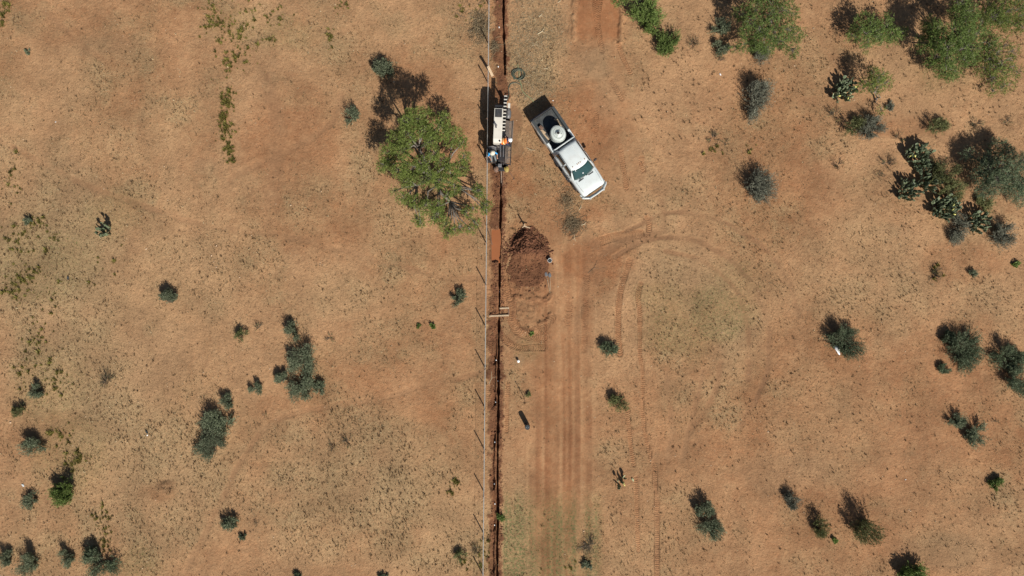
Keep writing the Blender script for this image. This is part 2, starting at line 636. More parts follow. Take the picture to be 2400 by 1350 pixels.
# turning circle: broad faint scuffs
for pts, w_, a in (([(1440, 600), (1520, 560), (1610, 560), (1700, 600), (1760, 660), (1795, 740), (1802, 830), (1785, 910), (1735, 1000)], 13, .55),
                   ([(1470, 540), (1560, 500), (1650, 505), (1740, 545), (1810, 600), (1850, 660), (1870, 740)], 11, .5),
                   ([(1560, 590), (1640, 610), (1710, 660), (1745, 730), (1757, 810), (1750, 890)], 12, .45),
                   ([(1380, 640), (1440, 575), (1540, 545)], 22, .5), ([(1690, 850), (1670, 930), (1620, 1010), (1600, 1080)], 14, .4),
                   ([(1645, 870), (1630, 960), (1610, 1020)], 11, .4), ([(1560, 880), (1575, 980), (1565, 1080)], 14, .35), ([(1380, 560), (1410, 600), (1400, 660)], 26, .3),
                   ([(1550, 470), (1555, 540)], 14, .4), ([(1390, 600), (1360, 700), (1350, 800)], 18, .35), ([(0, 330), (200, 430), (450, 520), (700, 560), (1000, 640), (1130, 650)], 15, .3), ([(420, 1370), (520, 1170), (640, 990), (900, 930), (1130, 870)], 15, .3), 
                   ([(620, 180), (650, 320), (630, 520)], 40, .35), ([(540, 420), (760, 300), (800, 220)], 18, .3), ([(100, 20), (200, 110), (250, 150)], 16, .3),
                   ([(1535, 1060), (1540, 1200), (1538, 1350)], 13, .35), ([(1880, 240), (2000, 250), (2250, 330)], 26, .35), ([(1900, 40), (1960, 140), (2000, 160)], 30, .35)):
    s, _ = stroke(curve(pts), w_ * .45, w_ * .5, 9, 1.6, int(w_))
    s = s * np.clip(fbm(GX, GY, 1.1, 95, 3) * 3 - .6, .45, 1)
    red = np.maximum(red, s * (a * .9))
    grey = np.maximum(grey, s * (a * .8))
    moist = np.maximum(moist, s * a * .58 * np.clip(n3 * 2 - .2, .3, 1))
    straw *= 1 - .8 * s
    green *= 1 - .7 * s
    smooth = np.maximum(smooth, s * .5)
    H -= s * .010

# rubber-track and tyre prints
TR = [([(1475, 610), (1462, 655), (1453, 690), (1449, 740), (1449, 790), (1453, 830)], 12, 1.0), ([(1502, 665), (1496, 690), (1499, 730), (1500, 760)], 10, 1.0),
      ([(1500, 760), (1500, 830), (1507, 880), (1506, 960), (1512, 1020), (1524, 1070)], 8, .6), ([(1470, 960), (1474, 1000), (1479, 1050), (1486, 1090)], 8, .9),
      ([(1491, 1120), (1492, 1180), (1494, 1240), (1496, 1290)], 8, .7), ([(1535, 1080), (1535, 1120), (1540, 1200), (1540, 1350)], 9, .55),
      ([(1395, -10), (1397, 25), (1400, 45), (1404, 80), (1412, 120)], 9, 1.0), ([(1410, -10), (1404, 20), (1402, 45)], 7, 1.0),
      ([(1448, 100), (1462, 140), (1478, 170)], 9, .6), ([(1432, 190), (1448, 215), (1458, 232)], 9, .5), ([(1395, 255), (1398, 290), (1394, 320)], 8, .6),
      ([(1455, 350), (1462, 400), (1468, 440)], 10, .6), ([(1503, 370), (1507, 400)], 11, .6), ([(1516, 510), (1522, 530), (1518, 550)], 9, .8),
      ([(1197, 690), (1199, 740), (1212, 772), (1240, 786), (1275, 790)], 22, 1.0), ([(1168, 775), (1192, 803), (1222, 814), (1275, 815)], 13, 1.2),
      ([(1250, 775), (1272, 768), (1292, 745)], 20, .9), ([(1148, 690), (1150, 730)], 10, .9), ([(1182, 640), (1190, 690), (1196, 700)], 12, .8),
      ([(1376, 640), (1372, 700), (1370, 760), (1368, 820)], 12, .55), ([(1335, 700), (1330, 760)], 16, .5), ([(1150, 800), (1149, 830)], 8, .9), ([(1147, 900), (1146, 960)], 8, .7),
      ([(1190, 900), (1188, 960), (1187, 1010)], 8, .6), ([(1395, 570), (1440, 555), (1500, 548)], 20, .5), ([(1345, 30), (1352, 10), (1356, -10)], 8, .8)]
for pts, w_, a in TR:
    s, u = stroke(curve(pts), w_, 2.5)
    better = s > .02
    track_u[better] = u[better]
    track_w = np.where(better, np.maximum(track_w * .3, s * a), track_w)
    red = np.maximum(red, s * .6)
    straw *= 1 - .8 * s
    smooth = np.maximum(smooth, s * .6)
    brk = np.clip(fbm(GX, GY, .5, 91, 3) * 2.4 - .6, 0, 1)
    H -= s * .018 * a * brk
    e1, _ = stroke(curve(pts), w_ + 4, 2, 3, .3, 5)
    H += (e1 - s).clip(0, 1) * .020 * a * brk * (.3 + 1.2 * fbm(GX, GY, .18, 92, 2))

# trench
TY = np.array([-400, 0, 60, 160, 230, 300, 430, 540, 620, 700, 850, 1000, 1200, 1350, 1750], float)
TX = np.array([1181, 1180, 1180, 1183, 1182, 1176, 1174, 1172, 1171, 1170, 1168, 1167, 1166, 1165, 1162], float)
tx = np.interp(PY, TY, TX) + (fbm(GX * 0, GY, .9, 21, 3) - .5) * 3.0
dx = PX - tx
on = inside
dug = (1 - sm((PY - 160) / 12)) + sm((PY - 415) / 14)            # open slot except under the drill
dug = np.where(PY < 300, 1 - sm((PY - 168) / 10), sm((PY - 412) / 14))
dug = dug * (1 - .8 * sm(1 - np.abs(PY - 733) / 22))
nb = fbm(GX, GY, .55, 27, 4)
band = sm((18 - np.abs(dx + 6) + (n3 - .5) * 10 + (nb - .5) * 26) / 8) * on
red = np.maximum(red, band * .9)
moist = np.maximum(moist, band * (.28 + .70 * np.clip(nb * 1.6 - .3, 0, 1)))
straw *= 1 - .9 * band
H += band * (.05 + .10 * (fbm(GX, GY, .35, 23, 3) - .5))
hw = 1.9 + (fbm(GX * 0 + 3, GY, .45, 24, 4) - .5) * 5.0
slot = sm((hw + 1.3 - np.abs(dx)) / 1.3) * dug * on
H -= slot * .46
moist = np.maximum(moist, slot * .9)
# shallow wet channel on the left of the slot with dug-out pockets
ch = sm((PY - 770) / 25) * on
cdx = PX - (tx - 8.5 - 2.0 * np.sin(PY * .03))
chan = sm((4.2 - np.abs(cdx) + (n3 - .5) * 4) / 2.5) * ch
H -= chan * .13
moist = np.maximum(moist, chan * .8)
MARK = [(1163, 844), (1162, 943), (1160, 1037), (1159, 1135), (1159, 1232), (1158, 1328)]
for mx_, my_ in MARK:
    d = np.hypot((PX - mx_ + 6) / 9.5, (PY - my_ + 2) / 19) + (fbm(GX, GY, .35, int(my_), 3) - .5) * .7
    s = sm((1.05 - d) / .4)
    H -= s * .16
    moist = np.maximum(moist, s * .82)
    smooth = np.maximum(smooth, s * .4)
# wet slick round the drill
wet = blob(1205, 290, 22, 60, .35, 4, .3) * .55 + blob(1212, 350, 18, 28, .3, 5, .3) * .5 + blob(1180, 400, 22, 30, .3, 8, .4) * .35
moist = np.maximum(moist, np.clip(wet, 0, .6))
smooth = np.maximum(smooth, np.clip(wet * 1.3, 0, .8))
# slurry pit
pit = sm((PX - 1151.5) / 2.2) * sm((1171.5 - PX) / 2.2) * sm((PY - 538.5) / 2) * sm((613 - PY) / 2.5)
H = np.where(pit > .01, H * (1 - pit) - .42 * pit, H)
pe = sm((PX - 1146) / 4) * sm((1176 - PX) / 4) * sm((PY - 531) / 4) * sm((624 - PY) / 6)
moist = np.maximum(moist, np.clip(pe - pit, 0, 1) * .5)
# wheel-churned soil and ridges below the heap
for pts, w_, a in (([(1204, 700), (1212, 694), (1222, 697)], 6, .12), ([(1238, 705), (1258, 700), (1282, 703), (1290, 690)], 7, .10), ([(1262, 758), (1280, 752), (1290, 735)], 4, .10), ([(1212, 772), (1224, 770), (1250, 776)], 4, .06),
                   ([(1148, 706), (1152, 700), (1150, 740)], 3, .05), ([(1207, 686), (1206, 720), (1200, 750)], 4, .05)):
    s, _ = stroke(curve(pts), w_, 3, 4, .3, 9)
    H += s * a * .75 * (fbm(GX, GY, .16, 31, 3) * 2.6 - .55).clip(0, 2)
    moist = np.maximum(moist, s * .45)
churn = blob(1240, 700, 62, 70, .3, 14, .5)
H += churn * (fbm(GX, GY, .22, 33, 3) - .5) * .13
moist = np.maximum(moist, churn * .26)
antn = blob(392, 1147, 30, 22, .3, 3, .7)
H += antn * (.10 + .12 * (fbm(GX, GY, .4, 35, 3) - .5))
moist = np.maximum(moist, antn * .35)
# green flush along the lane's lower end
gfl = sm((PY - 1120) / 110) * sm((PX - 1174) / 10) * sm((1425 - PX) / 50) * np.clip(.25 + 1.1 * vnoise(PX + (fbm(GX, GY, 4, 18, 2) - .5) * 10, PY * .03, 11.0, 6), 0, 1)
green = np.maximum(green, gfl * np.clip(1.2 - lane * .45, 0, 1) * 1.5)
for x, y, rx, ry, a in ((1130, 1300, 40, 60, .4), (90, 900, 120, 140, .35), (560, 60, 60, 60, .3), (160, 1060, 110, 90, .35), (1690, 730, 130, 90, .55), (1600, 780, 130, 90, .45), (1720, 650, 90, 60, .3), (1560, 700, 90, 60, .35), (100, 620, 140, 140, .35), (250, 500, 120, 80, .3), (1250, 470, 40, 25, .0), (330, 1320, 70, 50, .35), (680, 80, 80, 50, .3), (1240, 820, 40, 40, .25), (2190, 180, 90, 60, .3)):
    green = np.maximum(green, blob(x, y, rx, ry, .5, int(x) % 23) * a)
# pale swept sand round bush feet
cap_ring = blob(1215, 846, 20, 20, .2, 2, .5)
grey = np.maximum(grey, cap_ring * .7)

red = np.clip(red, 0, 1)
straw = np.clip(straw * (.25 + 1.9 * np.clip(nm - .18, 0, 1)), 0, 1)
moist = np.clip(moist, 0, 1)

_idx = np.arange(NX * NY).reshape(NY, NX)
_F = np.stack([_idx[:-1, :-1].ravel(), _idx[:-1, 1:].ravel(), _idx[1:, 1:].ravel(), _idx[1:, :-1].ravel()], 1)
_V = np.stack([GX.ravel(), GY.ravel(), H.ravel()], 1)
one = np.ones(NX * NY, np.float32)
ground_me = np_mesh("ground", _V, _F, M['soil'], {
    "soil": np.stack([red.ravel(), straw.ravel(), moist.ravel(), one], 1),
    "cover": np.stack([np.clip(green, 0, 1).ravel(), np.clip(grey, 0, 1).ravel(), np.clip(smooth, 0, 1).ravel(), one], 1),
    "track_u": track_u.ravel(), "track_w": track_w.ravel()}, smooth=True)
ground = link("ground", ground_me)
ground["kind"] = "structure"


def samp(A, x, y):
    x = np.asarray(x, float)
    y = np.asarray(y, float)
    i = np.clip(np.searchsorted(gx, x) - 1, 0, NX - 2)
    j = np.clip(np.searchsorted(gy, y) - 1, 0, NY - 2)
    fx = np.clip((x - gx[i]) / (gx[i + 1] - gx[i]), 0, 1)
    fy = np.clip((y - gy[j]) / (gy[j + 1] - gy[j]), 0, 1)
    return (A[j, i] * (1 - fx) * (1 - fy) + A[j, i + 1] * fx * (1 - fy) + A[j + 1, i] * (1 - fx) * fy + A[j + 1, i + 1] * fx * fy)


def gz(x, y):
    return float(samp(H, x, y))


def G(px, py, dz=0.0):
    p = W(px, py)
    p.z = gz(p.x, p.y) + dz
    return p


# water standing in the slurry pit
mb = MB()
a, b = W(1149, 616), W(1174, 536)
mb.box(a.x, b.x, a.y, b.y, -.34, -.10)
water = mb.build("water", M['water'])
water["kind"] = "structure"

# ------------------------------------------------------------------ ground cover (uncountable)
def blades(n_tuft, xs, ys, zs, per, hgt, spread, wid, vbase, flat=0.0, seed=0):
    """tufts of single-triangle blades; returns V, F, v"""
    r = np.random.default_rng(seed)
    n = n_tuft * per
    bx = np.repeat(xs, per) + r.normal(0, .012, n) * (hgt.repeat(per) / .1)
    by = np.repeat(ys, per) + r.normal(0, .012, n) * (hgt.repeat(per) / .1)
    bz = np.repeat(zs, per) - .01
    h = np.repeat(hgt, per) * r.uniform(.5, 1.15, n)
    th = r.uniform(0, 2 * np.pi, n)
    out = r.uniform(.2, 1.0, n) * spread * h
    up = h * np.sqrt(np.clip(1 - (out / (h * 1.15)) ** 2, .05, 1)) * (1 - flat)
    tip = np.stack([bx + np.cos(th) * out, by + np.sin(th) * out, bz + up], 1)
    ww = wid * r.uniform(.7, 1.3, n) * np.repeat(hgt, per)
    px_, py_ = -np.sin(th) * ww, np.cos(th) * ww
    V = np.empty((n, 3, 3))
    V[:, 0] = np.stack([bx - px_, by - py_, bz], 1)
    V[:, 1] = np.stack([bx + px_, by + py_, bz], 1)
    V[:, 2] = tip
    F = np.arange(n * 3).reshape(n, 3)
    v = np.clip(np.repeat(vbase, per) + r.normal(0, .16, n), 0, 1).repeat(3)
    return V.reshape(-1, 3), F, v


def scatter(n, dens, seed, lim=(-37.5, 37.5, -21.3, 21.3)):
    r = np.random.default_rng(seed)
    x = r.uniform(lim[0], lim[1], n)
    y = r.uniform(lim[2], lim[3], n)
    keep = r.random(n) < dens(x, y)
    return x[keep], y[keep]


def dens_grass(x, y):
    s = samp(straw, x, y)
    d = .10 + 1.05 * s + .30 * np.clip(fbm(x, y, 5, 62, 3) * 4 - 1.6, 0, 1.5) + .45 * np.clip(fbm(x, y, 1.6, 61, 3) - .45, 0, 1)
    d *= (1 - .93 * samp(smooth, x, y)) * (1 - .9 * samp(moist, x, y)) * (1 - .45 * samp(red, x, y))
    return d


x, y = scatter(170000, dens_grass, 5)
r_ = np.random.default_rng(8)
hg = r_.gamma(4, .018, len(x)).clip(.03, .17) * (.85 + .45 * samp(straw, x, y))
V, F, v = blades(len(x), x, y, samp(H, x, y), 5, hg, .85, .14, np.clip(r_.normal(.45, .34, len(x)), 0, 1), seed=3)
o = link("dry_grass", np_mesh("dry_grass", V, F, M['straw'], {"v": v}))
o["kind"] = "stuff"
tag(o, "short dry straw grass scattered thinly over the red earth", "grass")

# dark tussocks
def dens_tuss(x, y):
    px, py = x * PPM + 1200, 675 - y * PPM
    d = .03 + .40 * samp(straw, x, y) * np.clip(fbm(x, y, 1.1, 73, 3) * 3 - .9, 0, 1.5) * np.clip(fbm(x, y, 4.5, 74, 3) * 4 - 1.3, .1, 1.6) + .55 * np.clip(fbm(x, y, 2.5, 71, 3) - .52, 0, 1) * 2
    d += .5 * ((px > 1500) & (py < 330)) * (fbm(x, y, 1.8, 72, 3) > .5)
    return d * (1 - .97 * samp(smooth, x, y)) * (1 - .95 * samp(moist, x, y))


x, y = scatter(19000, dens_tuss, 15)
hg = r_.uniform(.07, .19, len(x))
V, F, v = blades(len(x), x, y, samp(H, x, y), 12, hg, .95, .10, np.clip(r_.normal(.2, .2, len(x)), 0, 1), seed=13)
o = link("grass_tussocks", np_mesh("grass_tussocks", V, F, M['straw'], {"v": v}))
o["kind"] = "stuff"
tag(o, "small dark dry tussocks dotted over the open ground", "grass")

# yellow-green weeds in drifts
WEEDS = [(495, 25, 26, 40, 26), (530, 60, 40, 30, 30), (560, 90, 50, 40, 26), (600, 20, 50, 40, 16), (535, 150, 16, 25, 16), (535, 235, 16, 28, 40), (522, 275, 14, 16, 18), (533, 310, 18, 26, 36), (538, 350, 16, 18, 20), (545, 375, 12, 8, 8),
         (560, 130, 50, 40, 18), (640, 95, 12, 10, 6), (775, 85, 10, 20, 10), (800, 10, 16, 12, 8), (655, 30, 30, 25, 9),
         (95, 520, 22, 14, 10), (128, 555, 14, 14, 8), (60, 640, 40, 30, 26), (30, 680, 30, 20, 20), (60, 560, 60, 40, 22), (90, 800, 40, 60, 20), (130, 890, 30, 40, 22), (60, 870, 40, 30, 14), (110, 700, 60, 50, 14),
         (180, 1080, 30, 22, 24), (150, 1030, 40, 30, 14), (120, 1010, 20, 10, 6), (235, 1210, 22, 30, 18), (245, 1265, 18, 30, 18), (215, 1300, 20, 15, 6),
         (1140, 1290, 20, 40, 14), (1070, 1130, 14, 14, 6), (1060, 1150, 12, 8, 5), (1100, 1320, 20, 20, 6), (10, 20, 16, 18, 12), (5, 55, 10, 14, 8), (1130, 20, 60, 30, 8), (1670, 350, 16, 14, 8), (1755, 350, 10, 10, 5), (2190, 640, 14, 18, 8), (1085, 30, 30, 25, 8), (30, 430, 30, 60, 12), (230, 620, 40, 40, 6), (1330, 1340, 60, 20, 8)]
xs, ys = [], []
for cx, cy, rx, ry, n in WEEDS:
    n = int(n * 2.0)
    xs.append((cx + r_.normal(0, .55, n) * rx - 1200) / PPM)
    ys.append((675 - cy - r_.normal(0, .55, n) * ry) / PPM)
x, y = np.concatenate(xs), np.concatenate(ys)
hg = r_.gamma(3, .052, len(x)).clip(.06, .32)
V, F, v = blades(len(x), x, y, samp(H, x, y), 24, hg, 1.0, .10, np.clip(r_.normal(.55, .3, len(x)), 0, 1), seed=23)
o = link("yellow_weeds", np_mesh("yellow_weeds", V, F, M['weed'], {"v": v}))
o["kind"] = "stuff"
tag(o, "yellow-green low weeds growing in drifts on the left half", "weeds")

# green flush
def dens_green(x, y):
    return samp(green, x, y) * .8 * (1 + 1.2 * ((675 - y * PPM) > 1150))


x, y = scatter(42000, dens_green, 25)
hg = r_.uniform(.04, .09, len(x))
V, F, v = blades(len(x), x, y, samp(H, x, y), 6, hg, .9, .16, np.clip(r_.normal(.5, .2, len(x)), 0, 1), seed=33)
o = link("green_grass", np_mesh("green_grass", V, F, M['green'], {"v": v * .8}))
o["kind"] = "stuff"
tag(o, "thin green grass sprouting between the wheel stripes of the lane", "grass")


# clods: squashed low polyhedra in one mesh
def clods(xs, ys, zs, size, seed):
    r = np.random.default_rng(seed)
    base = np.array([(1, 0, 0), (-1, 0, 0), (0, 1, 0), (0, -1, 0), (0, 0, 1), (0, 0, -1)], float)
    fc = np.array([(0, 2, 4), (2, 1, 4), (1, 3, 4), (3, 0, 4), (2, 0, 5), (1, 2, 5), (3, 1, 5), (0, 3, 5)])
    n = len(xs)
    V = base[None] * r.uniform(.55, 1.25, (n, 6, 1)) * size[:, None, None]
    V += r.normal(0, .18, (n, 6, 3)) * size[:, None, None]
    a = r.uniform(0, 2 * np.pi, n)
    ca, sa = np.cos(a)[:, None], np.sin(a)[:, None]
    x = V[..., 0] * ca - V[..., 1] * sa
    y = V[..., 0] * sa + V[..., 1] * ca
    V = np.stack([x + xs[:, None], y + ys[:, None], V[..., 2] * .7 + zs[:, None]], -1)
    F = (fc[None] + (np.arange(n) * 6)[:, None, None]).reshape(-1, 3)
    return V.reshape(-1, 3), F


n = 5200
t = r_.random(n)
py = np.concatenate([r_.uniform(-10, 240, 900), r_.uniform(405, 640, 1700), r_.uniform(640, 800, 900), r_.uniform(800, 1360, n - 3500)])
off = np.where(r_.random(n) < .5, r_.normal(7, 3, n), r_.normal(-9, 4.5, n))
px = np.interp(py, TY, TX) + off
x, y = (px - 1200) / PPM, (675 - py) / PPM
V, F = clods(x, y, samp(H, x, y), r_.gamma(2.0, .012, n) + .008, 44)
o = link("spoil_clods", np_mesh("spoil_clods", V, F, M['clod']))
o["kind"] = "stuff"
tag(o, "loose red-brown clods thrown up along the trench", "soil")


# pale grit and pebbles
x, y = scatter(5200, lambda x, y: .2 + .8 * np.clip(fbm(x, y, 3, 75, 3) * 4 - 1.6, 0, 1), 35)
V, F = clods(x, y, samp(H, x, y), r_.gamma(1.6, .011, len(x)) + .008, 45)
M['grit'] = simple("grit", (.44, .31, .20), .9, var=.4, scale=1.5, spec=.15)
o = link("pebbles", np_mesh("pebbles", V, F, M['grit']))
o["kind"] = "stuff"
tag(o, "small pale pebbles sprinkled over the open ground", "gravel")


# litter of chipped twigs
def sticks(xs, ys, zs, ln, wd, seed, tilt=.15):
    r = np.random.default_rng(seed)
    n = len(xs)
    a = r.uniform(0, 2 * np.pi, n)
    c = np.stack([xs, ys, zs + wd * .5], 1)
    d = np.stack([np.cos(a), np.sin(a), r.normal(0, tilt, n)], 1)
    s = np.stack([-np.sin(a), np.cos(a), 0 * a], 1)
    u = np.array([0, 0, 1.0])
    bend = s * (r.normal(0, .14, n) * ln)[:, None]
    rings = []
    for k, t_ in enumerate((-.5, 0, .5)):
        p = c + d * (ln * t_)[:, None] + (bend if k == 1 else 0)
        w2 = wd * (1.0, .9, .45)[k]
        rings.append(np.stack([p - s * w2[:, None] / 2, p + s * w2[:, None] / 2, p + u * w2[:, None] * .9], 1))
    V = np.concatenate(rings, 1)          # (n, 9, 3)
    q = []
    for k in (0, 3):
        for i in range(3):
            j = (i + 1) % 3
            q.append((k + i, k + j, k + 3 + j, k + 3 + i))
    F = (np.array(q)[None] + (np.arange(n) * 9)[:, None, None]).reshape(-1, 4)
    return V.reshape(-1, 3), F


def litter(name, label, patches, seed, ln=(.06, .22), wd=(.006, .016), vm=.5):
    r = np.random.default_rng(seed)
    xs, ys = [], []
    for cx, cy, rx, ry, n in patches:
        xs.append((cx + r.normal(0, .5, n) * rx - 1200) / PPM)
        ys.append((675 - cy - r.normal(0, .5, n) * ry) / PPM)
    x, y = np.concatenate(xs), np.concatenate(ys)
    keep = (samp(moist, x, y) < .45) & (samp(smooth, x, y) < .7)
    x, y = x[keep], y[keep]
    n = len(x)
    V, F = sticks(x, y, samp(H, x, y) + .004, r.uniform(*ln, n) * r.choice([1, 1, 1.8], n), r.uniform(*wd, n), seed)
    v = np.clip(r.normal(vm, .22, n), 0, 1).repeat(9)
    o = link(name, np_mesh(name, V, F, M['litter'], {"v": v}))
    o["kind"] = "stuff"
    tag(o, label, "litter")


litter("wood_chips", "pale chipped twigs and straw littered beside the hose coil", [(1235, 110, 60, 130, 4200), (1290, 60, 60, 80, 900), (1260, 210, 60, 60, 1300)], 51, (.05, .18), (.008, .02), .55)
litter("twig_litter", "fine twigs and stalks strewn on the lane's edge", [(1330, 500, 40, 60, 500), (1320, 440, 30, 60, 300), (1370, 1280, 40, 60, 500), (1100, 60, 60, 80, 700), (1900, 800, 600, 500, 900), (600, 900, 600, 500, 900)], 52, (.06, .25), (.006, .014), .4)
# ------------------------------------------------------------------ plants
def leaf_quads(P, D, ln, wd, r, v):
    """diamond leaves at points P along directions D"""
    n = len(P)
    D = D / np.maximum(np.linalg.norm(D, axis=1, keepdims=True), 1e-6)
    rnd = r.normal(0, 1, (n, 3))
    S = np.cross(D, rnd)
    S /= np.maximum(np.linalg.norm(S, axis=1, keepdims=True), 1e-6)
    ln = ln[:, None]
    wd = wd[:, None]
    V = np.stack([P, P + D * ln * .5 - S * wd * .5, P + D * ln, P + D * ln * .5 + S * wd * .5], 1)
    F = np.arange(n * 4).reshape(n, 4)
    return V.reshape(-1, 3), F, np.repeat(v, 4)


def stem_tris(A, B, ra, rb, mid=None):
    """three-sided tapering stems from A to B in one array"""
    n = len(A)
    d = B - A
    ref = np.tile(np.array([.3, .2, .93]), (n, 1))
    s = np.cross(d, ref)
    s /= np.maximum(np.linalg.norm(s, axis=1, keepdims=True), 1e-6)
    u = np.cross(s, d)
    u /= np.maximum(np.linalg.norm(u, axis=1, keepdims=True), 1e-6)
    pts = [(A, ra)]
    if mid is not None:
        pts.append((mid, (ra + rb) * .55))
    pts.append((B, rb))
    rings = []
    for p, rad in pts:
        rad = rad[:, None]
        rings.append(np.stack([p + s * rad, p - s * rad * .5 + u * rad * .87, p - s * rad * .5 - u * rad * .87], 1))
    V = np.concatenate(rings, 1)
    k = V.shape[1]
    q = []
    for a in range(0, k - 3, 3):
        for i in range(3):
            j = (i + 1) % 3
            q.append((a + i, a + j, a + 3 + j, a + 3 + i))
    F = (np.array(q)[None] + (np.arange(n) * k)[:, None, None]).reshape(-1, 4)
    return V.reshape(-1, 3), F


def bush_meshes(kind, D, seed):
    """two meshes (stems, foliage) for a bush of diameter D metres"""
    r = np.random.default_rng(seed)
    Rr = D / 2
    p = dict(sage=(210, 17, .09, .036, .78), sagegrey=(230, 16, .095, .028, .7), darksage=(220, 19, .09, .036, .72), green=(190, 22, .10, .048, .75), olive=(150, 15, .10, .034, .85),
             twig=(70, 7, .07, .022, .75), yellow=(90, 12, .08, .03, .7))[kind]
    nst = int(p[0] * .70 * max(.3, D ** 1.5))
    per, ll, lw, hf = p[1:]
    ll *= max(.75, min(1.15, D ** .3))
    # lobed outline
    ph = r.uniform(0, 6.28, 4)
    am = r.uniform(.08, .22, 4)
    # stems gather in a handful of sub-clumps with gaps between them
    nsub = int(r.integers(5, 9))
    sth = r.uniform(0, 2 * np.pi, nsub)
    srd = np.sqrt(r.uniform(.05, .85, nsub)) * Rr
    shh = r.uniform(.65, 1.15, nsub)
    sub = r.integers(0, nsub, nst)
    sw = Rr * r.uniform(.17, .34, nsub)
    sx_ = np.cos(sth[sub]) * srd[sub] + r.normal(0, 1, nst) * sw[sub]
    sy_ = np.sin(sth[sub]) * srd[sub] + r.normal(0, 1, nst) * sw[sub]
    th = np.arctan2(sy_, sx_)
    lobe = 1 + sum(am[i] * np.sin((i + 2) * th + ph[i]) for i in range(4))
    rad = np.minimum(np.hypot(sx_, sy_), Rr * np.clip(lobe, .6, 1.25) * r.uniform(.85, 1.12, nst))
    topz = D * hf * np.sqrt(np.clip(1 - (rad / (Rr * 1.38)) ** 2, .06, 1)) * r.uniform(.55, 1.15, nst) * shh[sub]
    tip = np.stack([np.cos(th) * rad, np.sin(th) * rad, topz], 1)
    base = np.stack([np.cos(th) * rad * .18, np.sin(th) * rad * .18, np.zeros(nst) - .03], 1) + r.normal(0, .02 * D, (nst, 3)) * np.array([1, 1, 0])
    mid = (base + tip) * .5 + np.stack([np.cos(th) * rad * .16, np.sin(th) * rad * .16, topz * -.05], 1) + r.normal(0, .03 * D, (nst, 3))
    t = r.uniform(.30 if kind not in ('twig', 'olive') else .45, 1.02, (nst, per)) ** .8
    t3 = t[..., None]
    P = (1 - t3) ** 2 * base[:, None] + 2 * t3 * (1 - t3) * mid[:, None] + t3 ** 2 * tip[:, None]
    T = 2 * (1 - t3) * (mid - base)[:, None] + 2 * t3 * (tip - mid)[:, None]
    P = P.reshape(-1, 3) + r.normal(0, .022, (nst * per, 3)) * min(1.3, max(.6, D))
    T = T.reshape(-1, 3)
    T /= np.linalg.norm(T, axis=1, keepdims=True)
    Dr = T * .9 + r.normal(0, .62, (nst * per, 3)) + np.array([0, 0, .12])
    n = len(P)
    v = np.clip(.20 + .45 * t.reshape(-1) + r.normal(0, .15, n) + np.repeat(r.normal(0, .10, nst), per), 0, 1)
    if kind == 'twig':
        v = np.where(np.repeat(r.random(nst) < .25, per), .97, v * .8)
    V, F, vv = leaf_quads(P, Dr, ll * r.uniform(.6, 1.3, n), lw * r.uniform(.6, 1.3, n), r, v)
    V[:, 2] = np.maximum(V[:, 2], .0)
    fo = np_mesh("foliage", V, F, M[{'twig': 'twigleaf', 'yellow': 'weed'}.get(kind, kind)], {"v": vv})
    k = max(10, int(nst * (.55 if kind == 'twig' else .28)))
    V, F = stem_tris(base[:k], tip[:k], np.full(k, .009 + .005 * D), np.full(k, .003), mid[:k])
    st = np_mesh("stems", V, F, M['stem'])
    return st, fo


_proto = {}


def bush(px, py, dpx, kind, label, name=None, cat="bush", hs=1.0, group=None, rz=None):
    """a bush whose foliage is centred on the pixel (middle height about a third of its width)"""
    D = dpx / PPM * 1.05
    hs = hs * .80
    cls = min((.45, .75, 1.15, 1.6, 2.2, 3.0), key=lambda c: abs(math.log(c / D)))
    key = (kind, cls, (int(px) * 7 + int(py) * 3) % (5 if kind in ('sage', 'darksage') and cls > .5 else 3))
    if key not in _proto:
        _proto[key] = bush_meshes(kind, cls, hash((kind, cls, key[2])) % 1000 if False else int(cls * 100) + key[2] * 17 + len(kind) * 29)
    st, fo = _proto[key]
    zc = .35 * D * hs
    p = W(px, py, zc)
    p.z = gz(p.x, p.y) - .02
    nm = name or {'sage': 'sage_bush', 'sagegrey': 'grey_bush', 'darksage': 'dark_green_bush', 'green': 'green_bush', 'olive': 'olive_bush', 'twig': 'twiggy_bush', 'yellow': 'weed_clump'}[kind]
    e = empty(nm, p, (px * 1.7 + py * .9) % 6.28 if rz is None else rz)
    s = D / cls
    e.scale = (s, s * (.9 + ((px * 13 + py) % 20) / 100), s * hs)
    link("stems", st, e)
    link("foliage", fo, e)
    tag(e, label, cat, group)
    return e


